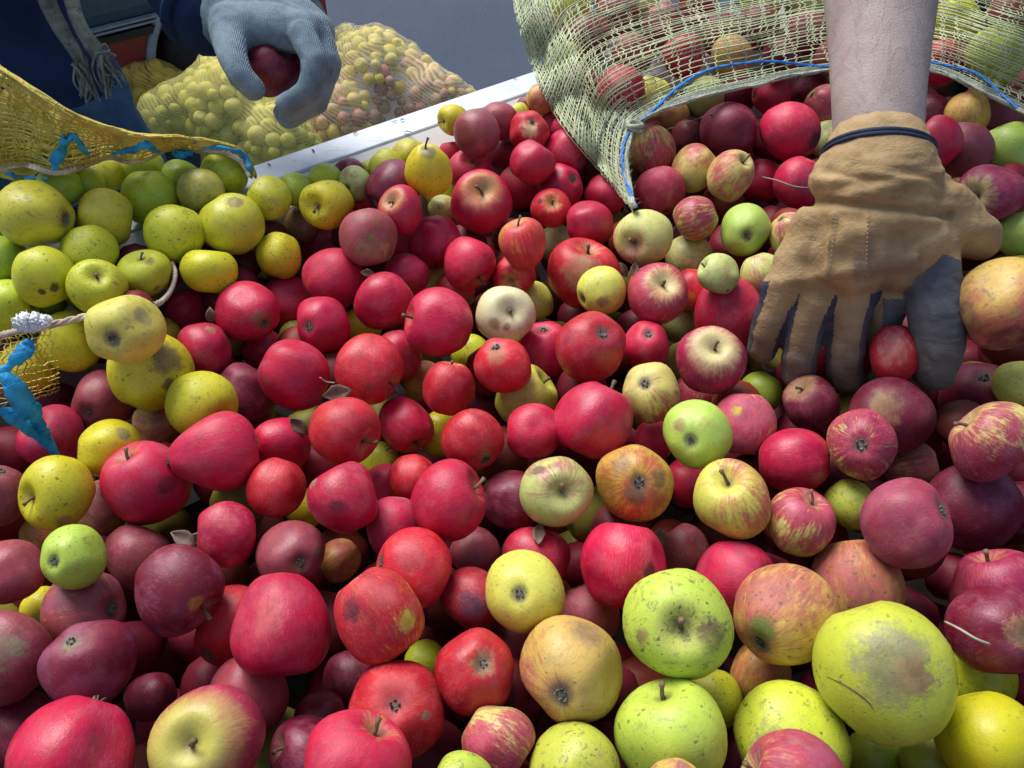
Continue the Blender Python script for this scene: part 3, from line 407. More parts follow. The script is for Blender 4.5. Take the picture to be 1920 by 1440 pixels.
(-0.111,0.482,1.035,0.0243,1.00,(0.579,0.136,0.598,0.538),'crim','n',{'bd':(-0.61,0.57,0.55)},'sliver of crimson behind the one with grey shoulder mark'),
(-0.093,0.415,1.074,0.0253,1.00,(0.289,-0.137,0.475,0.820),'crim','n',{'bd':(-0.67,0.6,0.43),'bloom':0.6},'violet-pink apple below the large clean crimson one, left side'),
(-0.071,0.361,1.100,0.0298,1.00,(-0.498,-0.314,-0.772,-0.238),'scar','c',{'b':[(-0.82,0.42,-0.38,0.5,'pnk')],'bd':(-0.96,0.21,-0.18),'amt':0.95,'strk':0.5},'pink-red apple with grey eye at left, behind the tri-coloured one'),
(-0.089,0.307,1.126,0.0322,1.00,(0.597,-0.009,-0.490,-0.635),'scar','n',{'b':[(0.55,0.76,0.34,0.4,'pnk'),(0.88,0.06,0.47,0.3,'dkr'),(0.4,0.81,-0.43,0.3,'gld')],'bd':(0.85,-0.06,0.52),'amt':0.75},'tri-coloured apple, red with cream and yellow cheek, lower middle'),
(-0.158,0.311,1.106,0.0345,1.14,(0.464,0.766,-0.344,0.282),'crim','n',{'b':[(0.76,0.64,-0.11,0.45,'pnk')],'bd':(0.86,0.49,0.16),'strk':0.3,'bloom':0.2},'tall pink-crimson oblong apple, lower left of centre'),
(-0.208,0.339,1.057,0.0309,1.00,(0.666,-0.710,0.210,-0.094),'scar','c',{'bd':(0.12,-0.76,-0.64),'amt':0.7},'scarlet and yellow apple behind the tall oblong one'),
(-0.001,0.454,1.060,0.0275,1.00,(-0.360,0.689,-0.438,0.451),'dark','c',{'bd':(0.52,-0.82,-0.24),'bloom':0.5},'purple-crimson apple between clean crimson and bruised pale green ones'),
(-0.030,0.418,1.035,0.0228,1.00,(-0.528,-0.506,-0.682,-0.035),'mauv','n',{'bd':(-0.98,0.15,-0.12),'amt':0.8},'dull brownish-red apple below the large clean crimson one'),
(-0.030,0.352,1.074,0.0245,1.00,(0.189,0.797,-0.013,0.574),'dark','n',{'b':[(0.51,0.86,0.08,0.5,'vio')],'bd':(0.41,0.87,-0.27),'amt':0.9,'col':'scr'},'red apple with violet-black rot left of the pale yellow one'),
(-0.140,0.410,1.035,0.0192,1.00,(0.119,0.691,0.343,-0.626),'gold','n',{'bd':(-0.94,-0.16,-0.31)},'dim tan apple in a gap left of the pink-red one'),
(-0.178,0.463,1.035,0.0183,1.00,(0.609,0.011,-0.718,0.338),'gyel','n',{'bd':(0.4,-0.86,-0.32)},'yellow glimpse of apple below the black-pinholed scarlet one'),
(-0.120,0.520,1.030,0.0194,1.00,(-0.221,-0.020,-0.429,-0.876),'lim','n',{'bd':(-0.51,0.86,-0.03)},'lime glimpse of apple under the red one with stem pit'),
(-0.158,0.699,1.035,0.0223,1.00,(-0.222,0.072,-0.911,0.340),'gyel','n',{'bd':(-0.52,-0.8,-0.31)},'yellow glimpse of apple between red ones above the creased scarlet'),
(-0.067,0.552,1.033,0.0219,1.00,(-0.045,-0.748,0.506,-0.426),'gyel','n',{'bd':(0.89,0.24,-0.39)},'olive-yellow apple edge behind the red one with brown blemish'),
(-0.089,0.625,1.029,0.0212,1.00,(-0.084,-0.737,-0.076,-0.666),'gold','n',{'bd':(0.75,0.59,0.29)},'tan apple edge left of the light red scratched one'),
(-0.042,0.658,1.035,0.0227,1.00,(-0.358,-0.684,-0.634,0.041),'lim','n',{'bd':(-0.71,0.69,-0.13)},'green apple edge left of the red one with corky scar'),
(-0.118,0.310,1.029,0.0245,1.00,(0.755,-0.498,-0.221,-0.364),'dark','n',{'bd':(0.79,-0.62,-0.04),'bloom':0.5},'purple apple in shade under the tri-coloured one'),
(-0.065,0.322,1.035,0.0159,1.00,(0.667,0.017,-0.629,-0.398),'lim','n',{'bd':(1.0,-0.06,-0.04)},'lime glimpse of apple right under the tri-coloured one'),
(-0.184,0.284,1.060,0.0275,1.00,(0.518,0.839,-0.097,0.138),'mauv','n',{'bd':(0.48,0.74,-0.47),'amt':0.85},'dusky pink apple between the tall oblong and the striped stem-hollow one'),
(-0.135,0.277,1.040,0.0189,1.00,(-0.657,-0.066,0.716,-0.227),'dark','n',{'bd':(0.72,-0.66,0.2)},'dark red apple in a black gap left of the pale pink one'),
(0.145,0.291,1.037,0.0239,1.00,(-0.436,0.202,-0.431,-0.763),'lim','n',{'bd':(-0.38,0.91,0.17)},'shaded lime apple behind the green freckled one'),
(0.183,0.313,1.034,0.0245,1.00,(-0.015,0.400,0.370,0.838),'gold','n',{'bd':(0.91,0.4,0.07)},'dim brown apple below the golden-pink one'),
(0.330,0.302,1.055,0.0298,1.00,(-0.224,-0.555,0.571,-0.561),'lim','n',{'bd':(0.79,-0.03,-0.62)},'shaded green apple behind the right side of the biggest one'),
(0.326,0.305,1.111,0.0323,1.00,(0.221,-0.290,-0.898,-0.246),'dark','c',{'b':[(0.21,-0.09,-0.97,0.4,'tan')],'bd':(0.81,0.18,-0.57),'amt':0.95,'bloom':0.5},'dark crimson apple with tan eye near the right edge'),
(0.358,0.353,1.080,0.0384,1.00,(-0.087,-0.139,0.379,0.911),'crim','s',{'bd':(0.31,0.94,0.12),'amt':1.0,'col':'mag'},'crimson apple at the right edge behind the tan-eyed one'),
(0.255,0.256,1.022,0.0233,1.00,(0.662,0.622,0.297,0.294),'grn','n',{'bd':(-0.4,0.92,-0.01)},'dim green apple below the biggest one'),
(0.281,0.243,1.048,0.0194,1.00,(0.248,0.645,-0.520,-0.502),'grn','n',{'bd':(-0.69,0.71,-0.16)},'dim green apple left of the plain deep yellow one'),
(0.480,0.901,1.135,0.0301,1.00,(0.524,0.079,-0.532,-0.660),'crim','n',{'bd':(0.93,0.14,-0.33),'strk':0.4},'pink-red apple right of the wrist'),
(0.527,0.924,1.110,0.0342,1.00,(-0.150,-0.694,-0.685,0.163),'mauv','n',{'bd':(-0.91,-0.39,0.12),'amt':0.85},'mauve-tan apple right of the pink-red one beside the wrist'),
(0.513,0.813,1.125,0.0341,1.00,(0.728,0.453,-0.454,-0.243),'strp','s',{'bd':(0.37,0.72,0.58),'amt':0.9,'cav':1.0,'col':'mag'},'purple striped apple with green stem hollow right of the cuff'),
(0.588,0.935,1.105,0.0352,1.00,(-0.376,-0.506,-0.764,0.136),'pgrn','n',{'bd':(-0.9,-0.38,-0.23)},'leaf-green apple at the right edge above the purple striped one'),
(0.566,1.015,1.110,0.0278,1.00,(0.324,0.945,0.025,0.047),'gold','n',{'bd':(-0.14,0.98,-0.15),'amt':0.2},'tan apple under the sack hem right of the arm'),
(0.630,1.056,1.085,0.0290,1.00,(0.357,0.313,0.853,-0.215),'mauv','n',{'bd':(-0.33,-0.92,-0.22),'amt':0.6},'brown-pink apple under the sack hem at the right edge'),
(0.542,1.056,1.085,0.0290,1.00,(0.750,-0.047,0.601,-0.270),'dark','n',{'bd':(-0.31,-0.93,-0.18)},'dark plum apple in shade right of the arm'),
(0.545,0.789,1.089,0.0264,1.00,(0.942,-0.327,0.016,0.080),'pgrn','n',{'bd':(-0.67,-0.73,-0.08)},'green apple at the right edge above the large rotten one'),
(0.547,0.826,1.065,0.0228,1.00,(0.323,0.838,0.437,-0.049),'scar','n',{'bd':(-0.97,-0.18,-0.14),'amt':0.5},'red-yellow apple behind the thumb side of the glove'),
(0.501,0.856,1.090,0.0241,1.00,(-0.279,0.401,-0.131,0.863),'strp','n',{'bd':(0.99,-0.13,0.08),'amt':0.4},'rosy yellow apple touching the right side of the cuff'),
(0.129,0.988,1.156,0.0302,1.00,(-0.743,0.445,0.493,-0.087),'crim','c',{'b':[(-0.01,-0.97,-0.24,0.4,'pnk')],'bd':(0.07,-0.89,-0.44),'net':1},"bright red apple bulging behind the net at the sack's left"),
(0.087,1.040,1.135,0.0238,1.00,(0.300,0.921,0.119,0.216),'mauv','n',{'bd':(-0.11,0.93,-0.35),'net':1},'rosy apple behind the net, left of the bright red bulge'),
(0.169,1.009,1.134,0.0259,1.00,(0.263,0.881,-0.387,-0.068),'lemon','n',{'bd':(0.58,0.79,0.18),'net':1},'yellow-green apple behind the net right of the bright red bulge'),
(0.272,1.137,1.155,0.0291,1.00,(-0.502,-0.365,0.751,0.223),'dark','n',{'bd':(0.97,0.18,0.17),'net':1},'plum-red apple seen through the wide net holes'),
(0.214,1.077,1.155,0.0281,1.00,(-0.224,0.309,-0.886,0.266),'crim','n',{'bd':(0.29,-0.45,-0.84),'bloom':0.5,'net':1},'brownish red apple seen behind the square net holes'),
(0.205,1.184,1.148,0.0301,1.00,(0.441,0.106,-0.323,-0.831),'mauv','n',{'bd':(0.35,0.9,0.26),'net':1},'mauve apple behind the net above the square holes'),
(0.145,1.208,1.155,0.0333,1.00,(0.006,0.471,-0.416,-0.778),'mauv','c',{'bd':(-0.38,0.84,-0.38),'amt':0.7,'net':1},'pink apple behind dense net near the top edge'),
(0.074,1.094,1.141,0.0218,1.00,(0.284,-0.363,-0.127,0.878),'lemon','s',{'bd':(-0.89,0.05,0.46),'net':1},"small pale yellow apple behind net at the sack's left flank"),
(0.044,1.164,1.146,0.0284,1.00,(-0.808,0.309,-0.288,-0.412),'gold','c',{'bd':(-0.48,-0.71,-0.51),'net':1},'brown-tan apple bulging the left outline of the straw sack'),
(0.275,1.074,1.155,0.0294,1.00,(0.451,-0.645,-0.381,0.485),'gold','n',{'bd':(-0.86,-0.33,-0.39),'net':1},'straw-coloured apple behind net just above the blue string'),
(0.337,1.206,1.135,0.0322,1.00,(-0.440,0.083,0.177,0.876),'mauv','n',{'bd':(0.99,0.09,0.06),'net':1},'dull mauve apple behind net left of the arm'),
(0.403,1.189,1.135,0.0333,1.00,(0.214,0.725,-0.629,-0.180),'mauv','n',{'bd':(0.58,0.54,-0.6),'amt':0.7,'net':1},'reddish apple behind net touching the arm'),
(0.101,1.146,1.148,0.0308,1.00,(0.741,-0.151,-0.404,-0.514),'mauv','c',{'bd':(0.93,-0.27,-0.25),'amt':0.85,'net':1},'rosy mauve apple behind net left of the pink one'),
(0.155,1.105,1.145,0.0274,1.00,(0.824,-0.004,-0.530,-0.201),'mauv','n',{'bd':(0.63,-0.74,0.24),'amt':0.8,'net':1},'dull pink apple behind net above the bright red bulge'),
(0.081,1.235,1.150,0.0325,1.00,(0.954,0.116,0.230,0.156),'lemon','s',{'bd':(-0.4,-0.53,0.75),'net':1},"pale green apple behind net in the sack's upper left"),
(0.352,1.271,1.151,0.0346,1.00,(-0.006,0.628,-0.152,0.763),'lim','n',{'bd':(0.45,0.89,-0.01),'net':1},'green apple behind net at the top edge left of the arm'),
(0.261,1.256,1.150,0.0329,1.00,(0.696,0.292,0.539,0.375),'crim','n',{'bd':(-0.84,0.49,0.24),'bloom':0.5,'net':1},'dusky red apple behind net at the top edge, middle of the sack'),
(0.351,1.118,1.135,0.0264,1.00,(-0.928,0.271,0.212,-0.146),'dark','n',{'bd':(-0.43,-0.67,0.6),'net':1},'plum apple behind net beside the arm, above the hem'),
(0.611,1.217,1.135,0.0383,1.00,(-0.551,-0.396,-0.723,-0.125),'lim','c',{'bd':(-0.76,-0.57,-0.31),'net':1},'green apple behind net right of the arm, near the top'),
(0.609,1.076,1.156,0.0387,1.00,(0.155,0.480,-0.828,-0.248),'lim','c',{'bd':(0.95,0.23,-0.23),'col':'yl','net':1},'yellow-green apple bulging behind net at the far right'),
(0.558,1.104,1.134,0.0303,1.00,(-0.298,0.682,0.667,-0.036),'crim','c',{'bd':(-0.06,-0.63,-0.78),'bloom':0.5,'net':1},'pink apple behind net right of the arm, at the blue string'),
(0.707,1.245,1.135,0.0374,1.00,(0.183,0.481,-0.350,0.782),'mauv','s',{'bd':(0.86,0.03,0.5),'net':1},'brownish apple behind net in the top right corner')]
# ---------------------------------------------------------------- setting: ground and trailer
AX=np.array([math.cos(R_(36)),math.sin(R_(36)),0.]); NX=np.array([-AX[1],AX[0],0.]); ZX=np.array([0,0,1.])
MT=np.stack([AX,NX,ZX],1)
def tr(a,n,z): return AX*a+NX*n+ZX*z
t=NT('asphalt'); v=t.geo(); n1=t.noise(v,260,3,.7); n2=t.noise(v,2.2,4); d,_=t.vor(v,170)
c=t.mix(t.ss(n1,.35,.7),(.018,.032,.062),(.044,.070,.118)); c=t.mix(t.ss(n2,.35,.7,0,.35),c,(.050,.070,.105))
asphalt=t.fin(c,.72,t.bump(t.math('ADD',n1,d),.7,.006),.45)
g=MB(); xs=np.concatenate([np.linspace(-120,-8,8),np.linspace(-6,6,25),np.linspace(8,120,8)])
g.grid(np.array([[(x,y+20,0) for y in xs] for x in xs])); structure(g.build('ground',asphalt))

t=NT('galvanised_rail'); v=t.geo(); n=t.noise(v,35,5,.65); n3=t.noise(v,420,2)
dirt=t.ss(t.noise(v,55,6,.7),.60,.74)
c=t.mix(t.ss(n,.3,.7),(.50,.55,.60),(.62,.66,.70)); mp=t.n.new('ShaderNodeMapping'); t.put(mp.inputs[0],v); mp.inputs['Rotation'].default_value=(0,0,R_(-36)); mp.inputs['Scale'].default_value=(8,90,20)
c=t.mix(t.math('MULTIPLY',t.ss(t.noise(mp.outputs[0],1.6,5,.7),.56,.72),.45),c,(.30,.31,.33)); c=t.mix(t.math('MULTIPLY',dirt,.65),c,(.20,.17,.13))
rail_m=t.fin(c,.42,t.bump(n3,.08,.0005),.5,.15)
t=NT('white_side_paint'); v=t.geo(); n=t.noise(v,30,5,.65); dirt=t.ss(t.noise(v,40,6,.7),.60,.78)
c=t.mix(t.ss(n,.3,.7),(.80,.80,.79),(.86,.86,.85)); c=t.mix(t.math('MULTIPLY',dirt,.35),c,(.35,.30,.24))
white_m=t.fin(c,.45,t.bump(t.noise(v,200,2),.06,.0005),.5)
bed_m=simple('bed_boards',(.05,.035,.025),(.09,.065,.045),30,.8,.4)
rubber=simple('rubber',(.018,.018,.02),(.03,.03,.032),40,.7,.3)
steel_m=simple('frame_steel',(.10,.11,.12),(.16,.17,.18),30,.5,.2)

trailer=empty('trailer',tuple(tr(.5,.1,0))); TO=np.array(trailer.location)
tag(trailer,'open trailer with galvanised rail and white inner side, heaped with apples','trailer')
def tpart(name,mb,mat,parent=trailer,smooth=False):
    mb.v=[np.asarray(p)-TO for p in mb.v]; return mb.build(name,mat,parent,smooth)
A0,A1,N0,N1=-1.15,1.85,-.70,.880
m=MB(); m.box(tr(.35,(N0+N1)/2,.70),(A1-A0,N1-N0,.05),MT); tpart('bed',m,bed_m)
def bevel(o,w=.003,seg=2):
    b=o.modifiers.new('bev','BEVEL'); b.width=w; b.segments=seg; b.limit_method='ANGLE'
# far side: outer skin, folded rail cap, slanted white inner lip
m=MB(); m.box(tr(.35,.868,.90),(A1-A0,.012,.40),MT); tpart('side_panel',m,white_m)
m=MB(); m.box(tr(.35,.859,1.110),(A1-A0,.044,.020),MT); o=tpart('rail_cap',m,rail_m); bevel(o,.004,3)
prof=[(.8365,1.117),(.829,1.112),(.8105,1.099),(.8045,1.066),(.804,1.00),(.802,.74),(.812,.74),(.814,1.0),(.818,1.06),(.8365,1.095)]
m=MB(); m.grid(np.array([[tr(a,n_,z_) for a in np.linspace(A0,A1,6)] for n_,z_ in prof]),closed_u=True); tpart('inner_lip',m,white_m,smooth=False)
m=MB(); m.box(tr(.35,N0,.915),(A1-A0,.03,.39),MT); tpart('side_panel',m,white_m)
m=MB(); m.box(tr(.35,N0,1.120),(A1-A0,.044,.018),MT); o=tpart('rail_cap',m,rail_m); bevel(o,.004,3)
for a in (A0,A1):
    m=MB(); m.box(tr(a,(N0+.80)/2,.915),(.03,.80-N0-.034,.39),MT); tpart('end_panel',m,white_m)
m=MB()
for n_ in(-.4,.55): m.box(tr(.35,n_,.64),(A1-A0,.08,.066),MT)
tpart('chassis',m,steel_m)
for sg in(-1,1):
    for a in(.1,.9):
        c=tr(a,.09+sg*.92,.32); m=MB(); P=[c+NX*q for q in(-.09,-.085,-.06,.06,.085,.09)]; m.tube(P,[.2,.30,.32,.32,.30,.2],28)
        w=tpart('wheel',m,rubber,smooth=True); m=MB(); m.tube([c-NX*.094,c+NX*.094],.19,20); tpart('rim',m,steel_m,parent=w)
m=MB(); m.box(tr(.5,.09,.36),(.06,1.6,.06),MT); m.box(tr(.1,.09,.42),(.05,.05,.30),MT); m.box(tr(.9,.09,.42),(.05,.05,.30),MT); tpart('axle',m,steel_m)

# ---------------------------------------------------------------- apples
PAL={ # ground colour, blush colour, blush amount, streak, specks, scab, bloom
'crim':((.50,.15,.03),(.58,.008,.052),.87,.50,.30,.10,.19),
'dark':((.26,.07,.03),(.17,.006,.026),.93,.35,.2,.08,.40),
'scar':((.62,.30,.06),(.60,.014,.028),.77,.55,.3,.10,.12),
'strp':((.62,.55,.16),(.44,.035,.075),.65,.85,.2,.08,.30),
'mauv':((.46,.32,.12),(.32,.055,.065),.75,.5,.3,.22,.55),
'yel': ((.56,.52,.035),(.55,.45,.05),.05,.1,.9,.62,.0),
'gyel':((.64,.56,.020),(.6,.5,.05),.05,.1,.9,.40,.0),
'lemon':((.66,.63,.10),(.52,.13,.07),.10,.4,.7,.45,.05),
'lim': ((.53,.57,.028),(.5,.5,.06),.05,.1,.9,.55,.0),
'lime2':((.45,.56,.07),(.5,.5,.06),.05,.1,.9,.78,.02),
'grn': ((.32,.42,.03),(.3,.4,.05),.05,.1,.5,.15,.0),
'pgrn':((.44,.58,.10),(.5,.3,.10),.10,.3,.3,.12,.05),
'pale':((.55,.60,.19),(.48,.13,.11),.20,.5,.5,.32,.12),
'crm': ((.78,.70,.36),(.60,.22,.16),.25,.5,.2,.10,.1),
'gold':((.62,.40,.09),(.46,.12,.07),.40,.5,.8,.65,.15),
'yolk':((.56,.50,.008),(.5,.4,.01),.05,.1,.5,.15,.0),
'scab':((.46,.44,.08),(.4,.3,.1),.1,.3,.9,.75,.1),
'brn': ((.42,.30,.07),(.22,.11,.06),.50,1.,.5,.3,.2),
'rot': ((.62,.36,.07),(.55,.10,.03),.45,.5,.4,.40,.1)}
COLOV={'mag':('b',(.38,.018,.075)),'mau':('b',(.33,.035,.075)),'lim':('g',(.50,.58,.06)),'yl':('g',(.55,.60,.05)),'crm2':('g',(.4,.2,.1)),'scr':('b',(.42,.015,.03))}
BRC={'brn':(.16,.095,.055),'gry':(.235,.215,.125),'blk':(.022,.020,.020),'tan':(.33,.20,.09),'dkr':(.11,.012,.025),'grn':(.12,.22,.03),'crm':(.72,.52,.26),
'gld':(.58,.47,.06),'pnk':(.54,.085,.095),'ros':(.60,.235,.20),'vio':(.060,.035,.075),'gold2':(.40,.20,.03)}
t=NT('apple_skin'); P=t.coord('Object'); N=t.vmath('NORMALIZE',P)
A=lambda k,o='Vector': t.oattr(k).outputs[o]
G,B,bdir=A('g'),A('bl'),A('bdir'); amt,strk,spk,rus,bloom,cav,seed=[A(k,'Fac') for k in('amt','strk','spk','rus','bloom','cav','seed')]
sv=t.n.new('ShaderNodeCombineXYZ'); t.put(sv.inputs[0],t.math('MULTIPLY',seed,13.1)); t.put(sv.inputs[1],t.math('MULTIPLY',seed,7.7)); t.put(sv.inputs[2],t.math('MULTIPLY',seed,3.3))
PS=t.vmath('ADD',P,sv.outputs[0])
sep=t.n.new('ShaderNodeSeparateXYZ'); t.put(sep.inputs[0],N); nx,ny,nz=sep.outputs
rho=t.math('MAXIMUM',t.math('SQRT',t.math('ADD',t.math('MULTIPLY',nx,nx),t.math('MULTIPLY',ny,ny))),.05)
lv=t.n.new('ShaderNodeCombineXYZ'); t.put(lv.inputs[0],t.math('DIVIDE',nx,rho)); t.put(lv.inputs[1],t.math('DIVIDE',ny,rho)); t.put(lv.inputs[2],t.math('ADD',t.math('MULTIPLY',nz,.26),t.math('MULTIPLY',seed,5.)))
st=t.noise(lv.outputs[0],8.5,4,.64); st2=t.noise(lv.outputs[0],26.,3,.65)
low=t.noise(PS,1.5,4,.6); mid=t.noise(PS,3.6,5,.62); fine=t.noise(PS,16,4,.65)
val=t.math('MULTIPLY',t.vmath('DOT_PRODUCT',N,bdir),.38)
val=t.math('ADD',val,t.math('MULTIPLY',t.math('SUBTRACT',low,.5),1.5))
val=t.math('ADD',val,t.math('MULTIPLY',t.math('SUBTRACT',amt,.5),1.7))
sk=t.math('ADD',t.math('SUBTRACT',st,.5),t.math('MULTIPLY',t.math('SUBTRACT',st2,.5),.6))
val=t.math('ADD',val,t.math('MULTIPLY',t.math('MULTIPLY',sk,strk),1.9))
val=t.math('ADD',val,t.math('MULTIPLY',t.math('SUBTRACT',fine,.5),.30))
bm_=t.ss(val,-.30,.42)
red=t.mix(t.ss(sk,-.20,.22,0,.80),B,t.mix(.5,t.mix(1.0,B,(.40,.32,.36),'MULTIPLY'),B))
stm=t.math('ADD',t.math('MULTIPLY',st,.62),t.math('MULTIPLY',mid,.38))
hi=t.math('MULTIPLY',t.ss(t.math('ADD',st2,t.math('MULTIPLY',t.math('SUBTRACT',low,.5),1.2)),.48,.70),t.math('ADD',.18,t.math('MULTIPLY',strk,.75)))
red=t.mix(hi,red,t.mix(.42,B,(.78,.16,.14)))
red=t.mix(t.ss(stm,.50,.68,0,.48),red,t.mix(.38,B,G)); red=t.mix(t.ss(t.noise(t.vmath('ADD',PS,(7.,3.,1.)),2.6,6,.68),.46,.66,0,.42),red,t.mix(1.0,B,(.45,.5,.9),'MULTIPLY'))
grd=t.mix(t.ss(mid,.35,.7,0,.55),G,t.mix(1.0,G,(.78,.84,.75),'MULTIPLY'))
col=t.mix(bm_,grd,red)
# stem hollow
cm=t.ss(t.math('ADD',nz,t.math('ADD',t.math('MULTIPLY',t.math('SUBTRACT',mid,.5),.35),t.math('MULTIPLY',sk,.35))),t.math('SUBTRACT',1.0,t.math('MULTIPLY',cav,.32)),1.02)
col=t.mix(t.math('MULTIPLY',cm,t.math('MINIMUM',t.math('MULTIPLY',cav,1.6),.92)),col,A('cc'))
hol=t.ss(nz,.955,1.0); col=t.mix(t.math('MULTIPLY',hol,.62),col,(.10,.075,.03))
cal=t.ss(t.math('SUBTRACT',t.math('MULTIPLY',nz,-1.),t.math('MULTIPLY',t.math('SUBTRACT',fine,.5),.03)),.955,.99)
col=t.mix(t.math('MULTIPLY',cal,.75),col,(.10,.085,.06))
# dull waxy bloom
col=t.mix(t.math('MULTIPLY',t.ss(low,.40,.68),t.math('MULTIPLY',bloom,.55)),col,(.235,.085,.175))
# lenticels and dark specks
wv=t.n.new('ShaderNodeTexNoise'); t.put(wv.inputs['Vector'],PS); wv.inputs['Scale'].default_value=9.; PW=t.vmath('ADD',PS,t.vmath('SCALE',wv.outputs['Color'],.16))
vd,vc=t.vor(PW,9.0)
vcs=t.n.new('ShaderNodeSeparateColor'); t.put(vcs.inputs[0],vc)
dot=t.math('MULTIPLY',t.ss(t.math('SUBTRACT',vd,t.math('MULTIPLY',t.math('SUBTRACT',vcs.outputs[0],.55),.42)),.11,.23,1.,0.),t.math('MULTIPLY',t.ss(vcs.outputs[1],.42,.50),t.ss(low,.28,.46)))
col=t.mix(t.math('MULTIPLY',dot,t.math('MULTIPLY',spk,.88)),col,(.075,.065,.030))
vd3,vc3=t.vor(PW,24.); v3=t.n.new('ShaderNodeSeparateColor'); t.put(v3.inputs[0],vc3); col=t.mix(t.math('MULTIPLY',t.math('MULTIPLY',t.ss(vd3,.14,.26,1.,0.),t.ss(v3.outputs[0],.6,.65)),t.math('MULTIPLY',spk,.75)),col,(.11,.09,.04))
vd2,_=t.vor(PS,17.); col=t.mix(t.math('MULTIPLY',t.math('MULTIPLY',t.ss(vd2,.06,.20,.22,0.),t.ss(mid,.4,.6)),bm_),col,(.62,.34,.22))
# scab / sooty blotch
sc=t.math('MULTIPLY',t.ss(t.noise(PS,3.4,9,.76,.8),.52,.64),t.ss(t.noise(PS,30,3,.6),.30,.62,.25,1.)); col=t.mix(t.math('MULTIPLY',sc,rus),col,(.13,.115,.060))
sm=t.ss(t.noise(t.vmath('ADD',PS,(4.,9.,2.)),7.5,7,.72),.60,.72); col=t.mix(t.math('MULTIPLY',sm,t.math('ADD',t.math('MULTIPLY',rus,.7),.10)),col,(.11,.075,.045))
# bruises placed per apple
brm=None
for i in(1,2,3):
    s0=A('b%ds'%i,'Fac'); d=t.vmath('DISTANCE',N,A('b%dd'%i)); d=t.math('ADD',d,t.math('ADD',t.math('MULTIPLY',t.math('MULTIPLY',t.math('SUBTRACT',mid,.5),s0),1.5),t.math('MULTIPLY',t.math('MULTIPLY',t.math('SUBTRACT',fine,.5),s0),.8)))
    s_=A('b%ds'%i,'Fac'); k=t.ss(d,t.math('MULTIPLY',s_,.50),t.math('MULTIPLY',s_,1.10),1.,0.); k=t.math('MULTIPLY',k,t.math('GREATER_THAN',s_,.01))
    bc=t.mix(t.ss(mid,.40,.60,0,.65),A('b%dc'%i),t.mix(1.0,A('b%dc'%i),(.55,.5,.5),'MULTIPLY'))
    col=t.mix(t.math('MULTIPLY',k,t.ss(low,.3,.62,.50,.88)),col,bc); brm=k if brm is None else t.math('MAXIMUM',brm,k)
